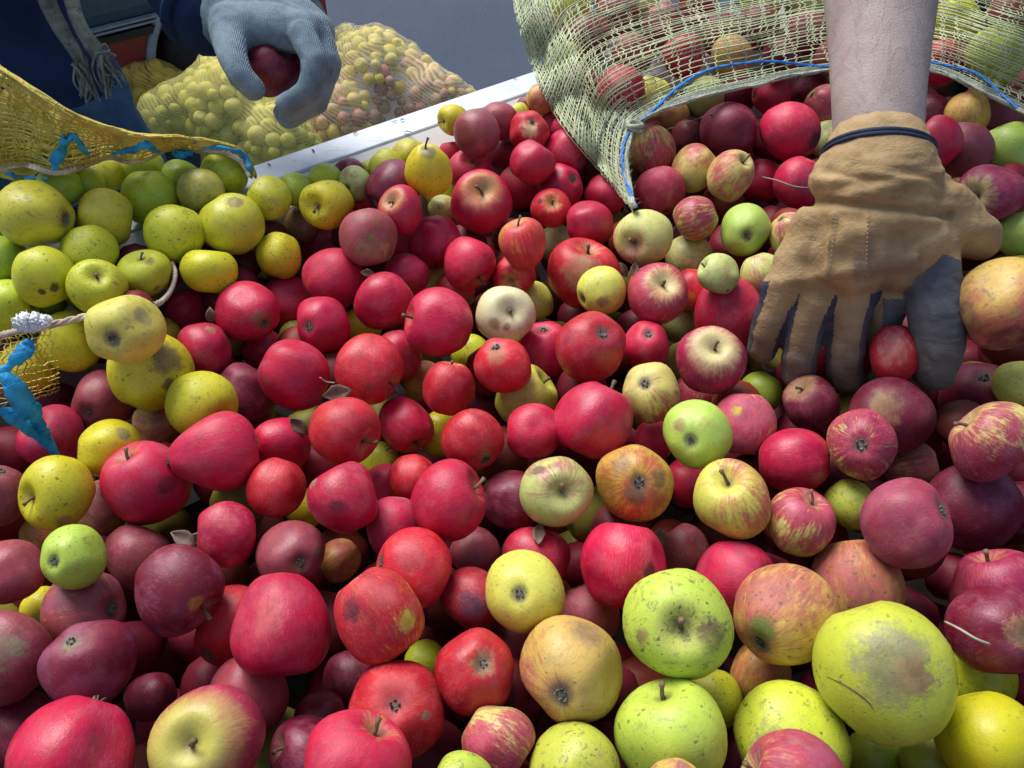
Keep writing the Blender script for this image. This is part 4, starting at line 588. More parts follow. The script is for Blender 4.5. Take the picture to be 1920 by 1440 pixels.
# dry rubbed scuffs and grime
grime=t.ss(t.noise(t.vmath('ADD',PS,(1.7,5.,8.)),2.4,6,.7),.55,.75); col=t.mix(t.math('MULTIPLY',grime,t.ss(bm_,0.,1.,.30,.15)),col,(.20,.14,.10))
rg=t.math('ADD',t.math('ADD',A('gl','Fac'),t.math('ADD',t.math('MULTIPLY',grime,.22),t.math('MULTIPLY',mid,.30))),t.math('ADD',t.math('MULTIPLY',brm,.18),t.math('MULTIPLY',bloom,.12)))
h=t.math('ADD',t.math('MULTIPLY',fine,.5),t.math('ADD',t.math('MULTIPLY',t.noise(PS,45,3),.25),t.math('MULTIPLY',sk,.35)))
h=t.math('SUBTRACT',h,t.math('ADD',t.math('MULTIPLY',brm,.25),t.math('MULTIPLY',dot,spk)))
apple_m=t.fin(col,rg,t.bump(h,.26,.0020),.44)
def apple_mesh(i,seg=36,rin=26,soft=False,taper=None):
    r=np.random.RandomState(100+i); ph=r.rand(8)*6.28; V=[];Fc=[]
    lob=.025+.05*r.rand(); lump=.055+.06*r.rand() ; con=.02+.10*r.rand()-(.0 if i%3 else .07); hgt=.97+.12*r.rand(); ds=.30+.10*r.rand(); ws=.30+.08*r.rand(); dc=.13+.06*r.rand()
    if soft: hgt=.93+.16*r.rand(); ds=.10+.10*r.rand(); ws=.20; dc=.05+.05*r.rand(); con=.16*r.rand()-.05
    if taper is not None: con=taper; hgt=1.08; lump*=.5
    for a in range(rin+1):
        f=math.pi*a/rin
        for b in range(seg):
            th=2*math.pi*b/seg
            rr=math.sin(f)*(1+con*math.cos(f))*(1+lob*math.cos(5*th+ph[0])*((1-math.cos(f))/2)**1.5)
            rr*=1+lump*.6*math.sin(th+ph[1]+.6*math.cos(f))+lump*.45*math.sin(2*th+ph[2]+1.2*math.cos(f))+.012*math.sin(3*th+ph[3]+2*f)
            z=hgt*math.cos(f)-ds*math.exp(-(f/ws)**2)+dc*math.exp(-((math.pi-f)/.30)**2)
            z+=lump*.9*math.sin(f)*math.cos(th+ph[4])*.5+.02*math.sin(2*th+ph[5])*math.sin(f)**2
            V.append((rr*math.cos(th),rr*math.sin(th),z))
        if a in(0,rin): V=V[:-(seg-1)]
    # index: pole, rings, pole
    def ix(a,b): return 0 if a==0 else (1+(a-1)*seg+b%seg if a<rin else 1+(rin-1)*seg)
    for a in range(rin):
        for b in range(seg):
            q=[ix(a,b),ix(a+1,b),ix(a+1,b+1),ix(a,b+1)]; q2=[]
            for k in q:
                if k not in q2: q2.append(k)
            Fc.append(tuple(q2))
    V=np.array(V)
    for d in range(r.randint(1,5)):                 # shallow flats and dents
        n=r.randn(3); n/=np.linalg.norm(n); n[2]*=.5; n/=np.linalg.norm(n)
        q=V/np.linalg.norm(V,axis=1)[:,None]; w=np.exp(-(np.linalg.norm(q-n,axis=1)/r.uniform(.3,.6))**2); V-=n*(w*(.04+.07*r.rand()))[:,None]
    for d in range(14):                             # small bumps and ribs
        n=r.randn(3); n/=np.linalg.norm(n); q=V/np.linalg.norm(V,axis=1)[:,None]; V+=n*(np.exp(-(np.linalg.norm(q-n,axis=1)/r.uniform(.12,.3))**2)*r.uniform(-.022,.022))[:,None]
    V/=np.sqrt((V[:,0]**2+V[:,1]**2).max())/1.02
    me=bpy.data.meshes.new('apple'); me.from_pydata([tuple(map(float,v)) for v in V],[],Fc); me.polygons.foreach_set('use_smooth',[True]*len(me.polygons)); me.materials.append(apple_m); me.update()
    return me,float(V[0][2]),float(V[-1][2])
VAR=[apple_mesh(i) for i in range(14)]; VARN=[apple_mesh(60+i,soft=True) for i in range(14)]
CONE=apple_mesh(90,soft=True,taper=.30); PEAR=apple_mesh(91,soft=True,taper=-.13)
stem_m=simple('apple_stem',(.10,.06,.03),(.20,.13,.07),60,.7,.4)
calyx_m=simple('apple_calyx',(.045,.042,.032),(.20,.19,.15),60,.85,.5)
def stem_mesh(i):
    m=MB(); L=(.30,.42,.36)[i]; k=(.10,-.14,.2)[i]
    m.tube([(0,0,-.04),(k*.1,0,L*.35),(k*.5,.02,L*.7),(k,.03,L)],[.055,.040,.038,.062],7); o=m.build('stem',stem_m); me=o.data; bpy.data.objects.remove(o); return me
def calyx_mesh(i):
    m=MB(); r=random.Random(i)
    for q in range(5):
        a=q*2*math.pi/5+r.uniform(-.25,.25); c,s=math.cos(a),math.sin(a); L=.085+r.uniform(-.02,.03)
        P=[(c*.045,s*.045,.02),(c*L*.75,s*L*.75,-.030+r.uniform(-.015,0)),(c*L*.8+r.uniform(-.02,.02),s*L*.8,-.055+r.uniform(-.02,.02))]
        m.ribbon(P,[.070,.060,.018],(0,0,1),.014)
    m.tube([(0,0,.05),(0,0,-.015)],[.075,.045],8)
    o=m.build('calyx',calyx_m,smooth=False); me=o.data; bpy.data.objects.remove(o); return me
STEMS=[stem_mesh(i) for i in range(3)]; CALS=[calyx_mesh(i) for i in range(3)]
def vary(c,k,r): 
    j=1+r.uniform(-k,k); return tuple(max(0.,x*j*(1+r.uniform(-k*.6,k*.6))) for x in c)
def set_skin(o,ty,d,r):
    g,b,amt,strk,spk,rus,bloom=PAL[ty]
    if 'col' in d:
        w,cc=COLOV[d['col']]
        if w=='g': g=cc
        else: b=cc
    g=vary(g,.10,r); b=vary(b,.14,r)
    o['g']=g; o['bl']=b; o['bdir']=tuple(map(float,d.get('bd',(0,0,1)))); o['amt']=float(min(1.0,d.get('amt',amt+r.uniform(-.06,.05))))
    o['strk']=float(d.get('strk',strk*r.uniform(.35,1.6))); o['spk']=float(d.get('spk',spk*r.uniform(.6,1.2)*.8)); o['rus']=float(d.get('rus',rus*r.uniform(.5,1.4)))
    o['bloom']=float(d.get('bloom',bloom*r.uniform(.6,1.3)));
    cv=d.get('cav',.35 if amt>.5 else .2); o['cav']=float(cv)
    o['cc']=tuple(.55*x+.45*y for x,y in zip(g,(.55,.42,.17))) if ty not in('strp',) else ((.70,.62,.26) if cv<2 else (.50,.47,.08))
    o['seed']=r.uniform(0,20); o['gl']=r.choice([r.uniform(.16,.26),r.uniform(.22,.38)])
    bs=list(d.get('b',[]))[:3]
    for i in(1,2,3):
        if i<=len(bs): x,y,z,s,c=bs[i-1]; o['b%dd'%i]=(float(x),float(y),float(z)); o['b%ds'%i]=float(s); o['b%dc'%i]=BRC[c]
        else: o['b%dd'%i]=(0.,0.,9.); o['b%ds'%i]=0.; o['b%dc'%i]=(0.,0.,0.)
ar=random.Random(21); APP=[]
for i,(x,y,z,r0,k,q,ty,end,d,label) in enumerate(APPLES):
    me,zt,zb=(VARN if end=='n' and ar.random()<.8 else VAR)[ar.randrange(14)]
    if label.startswith('cone-shaped'): me,zt,zb=CONE
    if label.startswith('pear-shaped'): me,zt,zb=PEAR
    o=bpy.data.objects.new('apple',me); link(o)
    o.location=(x,y,z); o.rotation_mode='QUATERNION'; o.rotation_quaternion=q; s=r0*1.005; o.scale=(s,s,s*k)
    px,py,_=proj((x,y,z))
    tag(o,label,'apple','apples behind the net of the straw sack' if d.get('net') else ('yellow apples spilling from the yellow sack' if (px<520 and 250<py<660 and ty in('yel','lim','gyel','lemon','grn','scab')) else 'apples heaped in the trailer'))
    set_skin(o,ty,d,ar); APP.append((np.array([x,y,z]),r0,bool(d.get('net'))))
    if end=='s':
        c=bpy.data.objects.new('stem',STEMS[ar.randrange(3)]); link(c,o); c.location=(0,0,zt); c.rotation_euler=(ar.uniform(-.2,.2),ar.uniform(-.2,.2),ar.uniform(0,6))
    if end=='c':
        c=bpy.data.objects.new('calyx',CALS[ar.randrange(3)]); link(c,o); c.location=(0,0,zb-.005); c.rotation_euler=(0,0,ar.uniform(0,6)); f=1.15+ar.uniform(-.2,.25); c.scale=(f,f,f)
        if d.get('eye'): c.scale=(1.6,1.6,1.6)
AP=np.array([a[0] for a in APP]); AR=np.array([a[1] for a in APP]); apx,apy,apt=proj(AP); apr=AR*F_PX/apt
# apples of the layer below and beyond the frame: nobody can count them
def joined_apples(name,items,label,cat):
    sph=[]
    for i in range(4):
        me,_,_=apple_mesh(40+i,12,9); v=np.empty(len(me.vertices)*3); me.vertices.foreach_get('co',v); sph.append((v.reshape(-1,3),[tuple(p.vertices) for p in me.polygons])); bpy.data.meshes.remove(me)
    V=[];Fc=[];C=[];b=0
    for (p,r,c) in items:
        v,f=sph[nr.randint(4)]; q=Quaternion(nr.randn(4)).normalized().to_matrix(); M=np.array(q)
        V.append(v@M.T*r+np.array(p)); Fc+=[tuple(b+k for k in ff) for ff in f]; C.append(np.tile(np.array([*c,1.]),(len(v),1))); b+=len(v)
    V=np.concatenate(V); C=np.concatenate(C)
    me=bpy.data.meshes.new(name); me.from_pydata([tuple(map(float,v)) for v in V],[],Fc); me.polygons.foreach_set('use_smooth',[True]*len(me.polygons))
    at_=me.color_attributes.new('tone','FLOAT_COLOR','POINT'); at_.data.foreach_set('color',C.astype(np.float32).ravel())
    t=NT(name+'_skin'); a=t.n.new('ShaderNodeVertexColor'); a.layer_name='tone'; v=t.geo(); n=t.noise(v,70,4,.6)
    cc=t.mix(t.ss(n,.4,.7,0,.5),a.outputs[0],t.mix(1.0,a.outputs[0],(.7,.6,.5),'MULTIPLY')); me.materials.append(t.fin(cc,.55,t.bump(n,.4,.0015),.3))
    o=link(bpy.data.objects.new(name,me)); o['kind']='stuff'; o['label']=label; o['category']=cat; return o
SHADED_REDS=[(.20,.008,.022),(.12,.008,.02),(.22,.03,.02),(.15,.03,.025),(.22,.20,.03),(.18,.012,.03)]  # filler colours darkened so the gaps between apples look shaded
items=[]
for a in np.arange(-.9,1.65,.062):
    for n_ in np.arange(-.55,.80,.060):
        for z in(.955,1.03,1.085):
            p=tr(a+nr.uniform(-.012,.012)+(.03 if z>1 and z<1.05 else 0),n_+nr.uniform(-.012,.012),z+nr.uniform(-.01,.01)); r=.026+.007*nr.rand()
            px,py,f=proj(p)
            infr=f>.05 and -90<px<2010 and -90<py<1540
            if z>1 and infr: continue
            if f<.05 and np.linalg.norm(p-CAMP)<.4: continue
            dd=np.linalg.norm(AP-p,axis=1)-(AR+r)*.88
            if dd.min()<0: continue
            items.append((p,r,SHADED_REDS[nr.randint(len(SHADED_REDS))]))
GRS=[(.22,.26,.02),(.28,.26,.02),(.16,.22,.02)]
base=len(items); IT=[(p,r) for p,r,_ in items]
for z in np.arange(1.16,.975,-.022):
    for a in np.arange(-.75,1.5,.040):
        for n_ in np.arange(-.45,.80,.040):
            p=tr(a+nr.uniform(-.015,.015),n_+nr.uniform(-.015,.015),z); r=.024+.006*nr.rand(); px,py,f=proj(p)
            if (px>960 and py<250) or (px<500 and py<350) or f<.1 or not(-60<px<1980 and -60<py<1500) or p@NX+r*.8>.806: continue
            rp=r*F_PX/f; dpx=np.hypot(apx-px,apy-py); nb=dpx<apr+rp*.9
            if nb.sum()<2 or f<np.average(apt[nb],weights=1/(dpx[nb]+20))+.030: continue
            if (np.linalg.norm(AP-p,axis=1)-(AR+r)*.93).min()<0: continue
            if min(np.linalg.norm(p-q[0])-(r+q[1])*.86 for q in IT)<0: continue
            IT.append((p,r)); items.append((p,r,GRS[nr.randint(3)] if px<540 and py<640 and py>250+.0*px else SHADED_REDS[nr.randint(len(SHADED_REDS))]))
fr=np.random.RandomState(77)
for k in range(26000):
    px=fr.uniform(-40,620); py=fr.uniform(352,660); r=fr.uniform(.016,.027); f=fr.uniform(.78,1.02); p=at(px,py,f)
    if p[2]<.98 or p[2]>1.2: continue
    if p@NX+r>.805 and not(p[2]-r>1.124 and p@NX<.90): continue
    rp=r*F_PX/f; dpx=np.hypot(apx-px,apy-py); nb=dpx<apr+rp*.9
    if nb.sum()<2 or f<np.average(apt[nb],weights=1/(dpx[nb]+20))+.018: continue
    if (np.linalg.norm(AP-p,axis=1)-(AR+r)*.80).min()<0: continue
    if min(np.linalg.norm(p-q[0])-(r+q[1])*.86 for q in IT)<0: continue
    IT.append((p,r)); items.append((p,r,GRS[nr.randint(3)] if py<300+px*.02+320*(1-px/620) else SHADED_REDS[nr.randint(len(SHADED_REDS))]))
joined_apples('underlying_apples',items,'lower layer of apples, coloured darker to shade the gaps of the heap','apples')
# ---------------------------------------------------------------- net sacks
def px_path(pts,n,z=None,t=None):
    return catmull([atz(*p) for p in pts] if z is None and t is None else [at(p[0],p[1],t) for p in pts],n)
def drape(G,clear=.004,which=None,passes=3):
    sh=G.shape; V=G.reshape(-1,3)
    def lim(V):
        _,_,tt=proj(V); D=(V-CAMP)/tt[:,None]; aa=(D*D).sum(1); L=np.full(len(V),9.)
        for i in range(len(AP)):
            if which is not None and not which(i): continue
            c=AP[i]-CAMP; bb=D@c; disc=bb*bb-aa*(c@c-(AR[i]*1.11+clear)**2); m=disc>0
            if m.any(): L[m]=np.minimum(L[m],(bb[m]-np.sqrt(disc[m]))/aa[m])
        return np.where(L<tt,L,tt),tt
    for k in range(passes):
        nt,tt=lim(V); V=CAMP+(V-CAMP)*(nt/tt)[:,None]
        W=V.reshape(sh).copy()
        for s in range(3):
            W[1:-1,1:-1]=.5*W[1:-1,1:-1]+.125*(W[2:,1:-1]+W[:-2,1:-1]+W[1:-1,2:]+W[1:-1,:-2])
        V=W.reshape(-1,3)
    nt,tt=lim(V); V=CAMP+(V-CAMP)*(nt/tt)[:,None]
    return V.reshape(sh)
def samp(G,u,v):
    nu,nv=G.shape[:2]; a=np.clip(np.asarray(u)*(nu-1),0,nu-1.001); b=np.clip(np.asarray(v)*(nv-1),0,nv-1.001)
    i=a.astype(int); j=b.astype(int); fa=(a-i)[:,None]; fb=(b-j)[:,None]
    return (G[i,j]*(1-fa)+G[i+1,j]*fa)*(1-fb)+(G[i,j+1]*(1-fa)+G[i+1,j+1]*fa)*fb
def weave(G,nweft,nwarp,rad,zig=.35,wob=.25,hole=None,flat=.55,seed=0,dens=None,skip=0.):
    m=MB(); r=np.random.RandomState(seed); ns=110
    for k in range(nweft):
        v0=(k+.5)/nweft; u=np.linspace(0,1,ns); sd=seed*97+k
        v=v0+wob/nweft*2*vnoise(u*9+k*3.1,sd,2)+ .012*vnoise(u*2.3,seed+3,2)
        if dens is not None: v=dens(u,v)
        rr=rad*r.uniform(.75,1.25)
        P=samp(G,u,v); keep=np.ones(ns,bool)
        if hole is not None and k%3: keep&=~hole(u,v)
        if r.rand()<skip: keep[r.randint(ns):][:r.randint(5,25)]=False
        i=0
        while i<ns:
            if keep[i]:
                j=i
                while j<ns and keep[j]: j+=1
                if j-i>3: m.tube(P[i:j],rr,4,False,flat)
                i=j
            else: i+=1
    for k in range(nwarp):
        u0=(k+.5)/nwarp; nn=nweft*1+1; v=np.linspace(0,1,nn); 
        u=u0+zig/nwarp*np.where(np.arange(nn)%2,1,-1)*r.uniform(.6,1.2,nn)+wob/nwarp*2*vnoise(v*7+k*2.3,seed*53+k,2)
        P=samp(G,u,dens(u,v) if dens is not None else v); keep=np.ones(nn,bool)
        if hole is not None and k%2: keep&=~hole(u,v)
        i=0
        while i<nn:
            if keep[i]:
                j=i
                while j<nn and keep[j]: j+=1
                if j-i>2: m.tube(P[i:j],rad*.85*r.uniform(.8,1.2),4,False,flat)
                i=j
            else: i+=1
    return m
def fuzz(m,P,count,length,rad,seed):
    r=np.random.RandomState(seed)
    for k in range(count):
        p=P[r.randint(len(P))]; d=r.randn(3); d/=np.linalg.norm(d); d[2]=abs(d[2]); L=length*r.uniform(.4,1.2); e=r.randn(3)*.35
        m.tube([p,p+d*L*.5+e*L*.2,p+d*L+e*L*.4],[rad,rad*.8,rad*.4],3,False)
def local(m,c):
    m.v=[np.asarray(p)-c for p in m.v]; return m
straw_m=simple('straw_net',(.33,.38,.21),(.54,.58,.37),45,.75,.3,spec=.25)
hem_m=simple('sack_hem',(.30,.34,.27),(.48,.50,.40),60,.85,.7,300,.002,spec=.2)
blue_m=simple('blue_string',(.010,.12,.42),(.02,.22,.62),90,.45,.3,400)
yel_net_m=simple('yellow_net',(.46,.34,.045),(.62,.52,.12),30,.7,.3,spec=.25)
cord_m=simple('white_cord',(.44,.34,.27),(.62,.54,.46),80,.85,.8,350,.002,spec=.2)
ribbon_m=simple('blue_ribbon',(.006,.19,.42),(.03,.38,.66),70,.55,.9,260,.002,spec=.3)
# straw sack: rows run from the mouth rim up and over the sack
rows=[[(1188,392,1.115),(1176,305,1.13),(1196,236,1.145),(1290,193,1.155),(1420,162,1.155),(1560,135,1.15),(1740,135,1.145),(1850,182,1.14),(1990,250,1.12)],
      [(1128,320,1.10),(1122,262,1.125),(1152,185,1.15),(1275,125,1.165),(1412,92,1.165),(1560,62,1.16),(1740,62,1.155),(1880,105,1.15),(2030,160,1.13)],
      [(1052,228,1.10),(1072,165,1.13),(1112,95,1.155),(1250,45,1.17),(1402,12,1.175),(1560,-20,1.17),(1740,-20,1.165),(1905,22,1.16),(2070,70,1.14)],
      [(1000,130,1.12),(1032,70,1.14),(1080,10,1.165),(1230,-45,1.18),(1390,-75,1.185),(1560,-110,1.18),(1740,-110,1.175),(1930,-70,1.16),(2110,-20,1.14)],
      [(966,20,1.14),(1002,-30,1.16),(1050,-80,1.18),(1210,-140,1.19),(1380,-170,1.19),(1560,-200,1.18),(1740,-200,1.175),(1950,-160,1.16),(2150,-100,1.13)],
      [(955,-60,1.14),(992,-110,1.15),(1040,-160,1.16),(1200,-220,1.16),(1370,-250,1.16),(1560,-280,1.15),(1740,-280,1.15),(1960,-240,1.14),(2170,-180,1.1)]]
rowsw=[[atz(*p) for p in r] for r in rows]
GS=cgrid(rowsw,120,110); GS=drape(GS)
under=[atz(1205-0,392,1.07),atz(1140,330,1.06),atz(1080,240,1.07),atz(1038,140,1.09),atz(1008,30,1.125),atz(1000,-60,1.13)]
SACK=empty('net_sack',tuple(atz(1400,60,1.06))); SO=np.array(SACK.location)
tag(SACK,'big straw-green net sack tipped over the rail, spilling apples beside the bare arm','net sack')
def hole_fn(u,v): return (((u-.40)/.13)**2+((v-.17)/.085)**2<1)|(((u-.60)/.10)**2+((v-.10)/.05)**2<1)
m=weave(GS,94,92,.00088,.22,.6,hole_fn,.5,seed=2,skip=.3)
# denser fold of net on the left flank
Gl=samp(GS,np.repeat(np.linspace(0,.16,30),60),np.tile(np.linspace(0,1,60),30)).reshape(30,60,3)+np.array([0,0,-.004])
m2=weave(Gl,44,20,.0008,.6,.9,None,.5,seed=5); k=len(m.v); m.v+=m2.v; m.f+=[tuple(k+i for i in f) for f in m2.f]; m.m+=m2.m
o=local(m,SO).build('netting',straw_m,SACK); o['kind']='stuff'
m=MB(); e=np.array([0,0,.003])
rim=samp(GS,np.linspace(0,1,160),np.zeros(160))+e
for q in range(5):
    off=np.stack([vnoise(np.linspace(0,22,160)+q*7,q+30+c,2)*.0030 for c in range(3)],1)
    m.tube(rim+off,.0015*(1+.3*vnoise(np.linspace(0,30,160),q,2)),5)
for q in range(5):   # band of gathered weft behind the rim
    m.tube(samp(GS,np.linspace(0,1,160),np.full(160,.006+.007*q)+.004*vnoise(np.linspace(0,14,160),q+60,2))+e*.6,.0011,4)
fuzz(m,rim,420,.009,.0003,3); local(m,SO).build('hem',hem_m,SACK)
m=MB()
bs=[(1192,388),(1176,345),(1166,300),(1172,262),(1190,238),(1225,206),(1278,158),(1335,129),(1400,118),(1450,115),(1515,122),(1560,124),(1700,112),(1740,116),(1800,128),(1836,140),(1880,178),(1912,206)]
U=np.linspace(0,1,120); best=[]
grid_px=proj(GS.reshape(-1,3)); 
for p in bs:
    d=np.hypot(grid_px[0]-p[0],grid_px[1]-p[1]); j=np.argmin(d); best.append(at(p[0],p[1],grid_px[2][j]-.005))
P=catmull(best,140); wv=np.linspace(0,150,140)
for q in range(2): m.tube(P+.0011*np.stack([np.cos(wv+q*math.pi),np.sin(wv+q*math.pi),np.cos(wv+q*math.pi)*.3],1),.00135,6)
local(m,SO).build('drawstring',blue_m,SACK)
m=MB(); kp=at(1190,238,grid_px[2][np.argmin(np.hypot(grid_px[0]-1190,grid_px[1]-238))]-.007)
th=np.linspace(0,4*math.pi,40); m.tube(np.stack([kp[0]+.008*np.cos(th),kp[1]+.006*np.sin(th),kp[2]+.004*np.sin(th*.7)],1),.0028,6)
r=np.random.RandomState(8)
for q in range(12):
    px=1130+r.rand()*55; py=205+r.rand()*20; j=np.argmin(np.hypot(grid_px[0]-px,grid_px[1]-py)); t0_=grid_px[2][j]-.006
    m.tube(catmull([at(px,py,t0_),at(px-4+r.randn()*6,py+24,t0_-.004),at(px-8+r.randn()*8,py+50,t0_-.001),at(px-6+r.randn()*12,py+70,t0_)],8),.0008,4)
fuzz(m,[kp],60,.014,.0004,6); local(m,SO).build('knot',hem_m,SACK)
# apples that fill the sack behind the ones seen singly
items=[]
PALE=[(.40,.36,.14),(.40,.16,.11),(.36,.08,.09),(.34,.38,.12),(.28,.03,.06),(.42,.10,.10)]
for px in range(1000,2050,30):
    for py in range(-190,210,30):
        d=np.hypot(grid_px[0]-px,grid_px[1]-py); j=np.argmin(d)
        if d[j]>10 or np.hypot(grid_px[0]-(px-38),grid_px[1]-py).min()>12: continue
        r0=.026+.006*nr.rand(); p=at(px+nr.uniform(-9,9),py+nr.uniform(-9,9),grid_px[2][j]+r0+.012)
        GV=GS.reshape(-1,3)
        for q_ in range(7):
            if np.linalg.norm(GV-p,axis=1).min()>r0*1.12+.002: break
            p=p+ray(px,py)*.008
        else: continue
        if (np.linalg.norm(AP-p,axis=1)-(AR+r0)*.86).min()<0 or .78<p@NX<.91 and p[2]<1.14: continue
        if items and min(np.linalg.norm(p-q[0])-(r0+q[1])*.86 for q in items)<0: continue
        items.append((p,r0,PALE[nr.randint(6)]))
        p2=p+ray(px,py)*.050
        if (np.linalg.norm(AP-p2,axis=1)-(AR+r0)*.86).min()>0 and not(.78<p2@NX<.91 and p2[2]<1.15): items.append((p2,r0,PALE[nr.randint(6)]))
joined_apples('sack_apples',items,'mixed apples packed deeper inside the straw net sack','apples')
# yellow sack on the left
rows=[[(-70,330,1.155),(0,322,1.17),(52,313,1.18),(110,329,1.18),(165,312,1.185),(207,297,1.185),(245,306,1.185),(292,291,1.18),(332,277,1.175),(376,284,1.17),(422,287,1.165),(452,302,1.16),(470,333,1.15)],
      [(-70,270,1.20),(0,265,1.215),(52,268,1.22),(110,290,1.215),(165,284,1.21),(207,275,1.205),(248,284,1.205),(292,276,1.20),(333,268,1.19),(376,275,1.185),(424,280,1.175),(456,296,1.165),(475,330,1.15)],
      [(-70,180,1.26),(0,190,1.26),(58,212,1.255),(118,240,1.245),(175,254,1.235),(218,258,1.225),(254,265,1.22),(296,265,1.21),(336,263,1.20),(378,268,1.19),(426,275,1.18),(459,292,1.165),(478,328,1.15)],
      [(-70,85,1.31),(0,126,1.30),(64,168,1.285),(130,210,1.265),(190,236,1.245),(228,246,1.23),(260,255,1.222),(300,258,1.212),(340,259,1.20),(380,264,1.19),(428,272,1.175),(461,290,1.16),(480,328,1.14)],
      [(-70,110,1.26),(0,150,1.25),(64,190,1.24),(130,228,1.22),(190,250,1.20),(228,258,1.185),(260,264,1.18),(300,266,1.17),(340,268,1.16),(380,272,1.15),(428,280,1.14),(461,298,1.13),(480,335,1.12)]]
GY=cgrid([[atz(*p) for p in r] for r in rows],110,90)
GY=drape(GY,which=lambda i: apy[i]<395 and apx[i]<470)
YS=empty('net_sack',tuple(atz(150,330,1.13))); YO=np.array(YS.location)
tag(YS,'yellow net sack with white rim cord and blue ribbon, emptied out at the left','net sack')
rid=np.random.RandomState(3)
GY+= (np.array([0,0,1.])*(.004*np.stack([vnoise(np.linspace(0,9,110)+.4*j,9,3) for j in range(90)],1))[:,:,None])
m=weave(GY,44,84,.00125,.35,.8,None,.45,seed=7,skip=.35)
o=local(m,YO).build('netting',yel_net_m,YS); o['kind']='stuff'
def nearest_t(G,px,py):
    q=proj(G.reshape(-1,3)); return q[2][np.argmin(np.hypot(q[0]-px,q[1]-py))]
m=MB(); rim=samp(GY,np.linspace(0,1,170),np.zeros(170)); w=np.linspace(0,170,170)
for q in range(3): m.tube(rim+np.array([0,-.003,.004])+.0016*np.stack([np.cos(w+q*2.1),np.sin(w+q*2.1),np.sin(w+q*2.1+.6)],1)*.7,.00125,6)
fuzz(m,rim,160,.006,.0003,4); local(m,YO).build('rim_cord',cord_m,YS)
def rib(pts,wd,dt=-.006,G=GY,ns=26):
    P=[at(p[0],p[1],(p[2] if len(p)>2 else nearest_t(G,p[0],p[1]))+dt) for p in pts]; P=catmull(P,ns); W=np.interp(np.linspace(0,1,ns),np.linspace(0,1,len(wd)),wd)*.88*(1+.55*vnoise(np.linspace(0,7,ns)+pts[0][0],5,2)); P=P+.0022*np.stack([vnoise(np.linspace(0,8,ns)+pts[0][1]+9*c,6+c,2) for c in range(3)],1)
    N=-np.array([ray(*pts[0][:2])]*ns)+np.array([.9,0,.5])*np.sin(np.linspace(0,4.2,ns)+pts[0][0]*.05)[:,None]*.6; N/=np.linalg.norm(N[0]); return P,W,N
m=MB()
for pts,wd in (([(98,322),(108,296),(121,264),(129,255)],[.004,.010,.012,.007]),([(127,255),(140,258),(153,276),(170,293)],[.008,.009,.007,.003]),
               ([(212,286),(240,283),(268,272),(290,276),(302,285)],[.003,.006,.011,.010,.004]),([(322,284),(340,290),(362,287)],[.004,.008,.004]),
               ([(10,325),(45,332),(92,336)],[.004,.006,.003]),([(350,268),(366,268)],[.003,.003]),
               ([(378,277),(420,276),(448,285),(462,295),(470,318),(478,334)],[.002,.004,.006,.006,.005,.006])):
    P,W,N=rib(pts,wd); m.ribbon(P,W,N,.0006)
local(m,YO).build('ribbon',ribbon_m,YS)
# lower lip of the yellow sack at the left edge
rows=[[(-60,640,1.16),(0,632,1.16),(45,622,1.16),(92,610,1.155)],[(-60,680,1.15),(0,676,1.15),(55,668,1.15),(105,655,1.14)],[(-60,730,1.10),(0,725,1.10),(55,722,1.10),(112,705,1.09)],[(-60,765,1.06),(0,762,1.06),(60,752,1.06),(112,735,1.05)]]
GL=cgrid([[atz(*p) for p in r] for r in rows],60,50); GL=drape(GL,.003,which=lambda i: abs(apx[i]-52)<3 and abs(apy[i]-690)<8)
m=weave(GL,12,14,.0007,.4,.25,None,.5,seed=12,skip=.3); o=local(m,YO).build('netting',yel_net_m,YS); o['kind']='stuff'
m=MB(); rim=samp(GL,np.linspace(0,1,70),np.zeros(70)); w=np.linspace(0,90,70)
for q in range(3): m.tube(rim+np.array([0,-.003,.004])+.0014*np.stack([np.cos(w+q*2.1),np.sin(w+q*2.1),np.sin(w+q*2.1+.6)],1),.0016,6)
tl=nearest_t(GL,78,612)-.03
for P in ([(92,610,tl),(200,585,tl+.03),(286,572,tl+.10),(308,560,tl+.115),(322,540,tl+.125),(328,515,tl+.13),(322,495,tl+.14)],):
    Q=catmull([at(*p) for p in P],60); w=np.linspace(0,60,60)
    for q in range(3): m.tube(Q+.0014*np.stack([np.cos(w+q*2.1),np.sin(w+q*2.1),np.sin(w+q*2.1+.6)],1),.0016,6)
local(m,YO).build('rim_cord',cord_m,YS)
m=MB(); r=np.random.RandomState(5)
fuzz(m,[at(40+dx,606,tl-.003) for dx in range(0,44,6)],70,.008,.0006,17)
bl=[[(tuple(at(40+r.rand()*44,611-r.rand()*12,tl-.002-.004*r.rand())),.0025+.0035*r.rand())] for q in range(26)]
for dx in range(0,50,8): m.tube([at(34+dx,607,tl+.003),at(42+dx,603+3*math.sin(dx),tl)],[.0045,.0055],7)
tuft_m=simple('white_fibre',(.66,.68,.68),(.80,.82,.82),80,.9,.6); o=local(m,YO).build('tuft_strand',tuft_m); o2=fused('tuft',bl,.0011,2,YS,[tuft_m]); V=mverts(o2); V=V+mnormals(o2)*(.0012*nr.randn(len(V)))[:,None]; setverts(o2,V-YO); o.parent=o2
m=MB(); tb=tl-.012
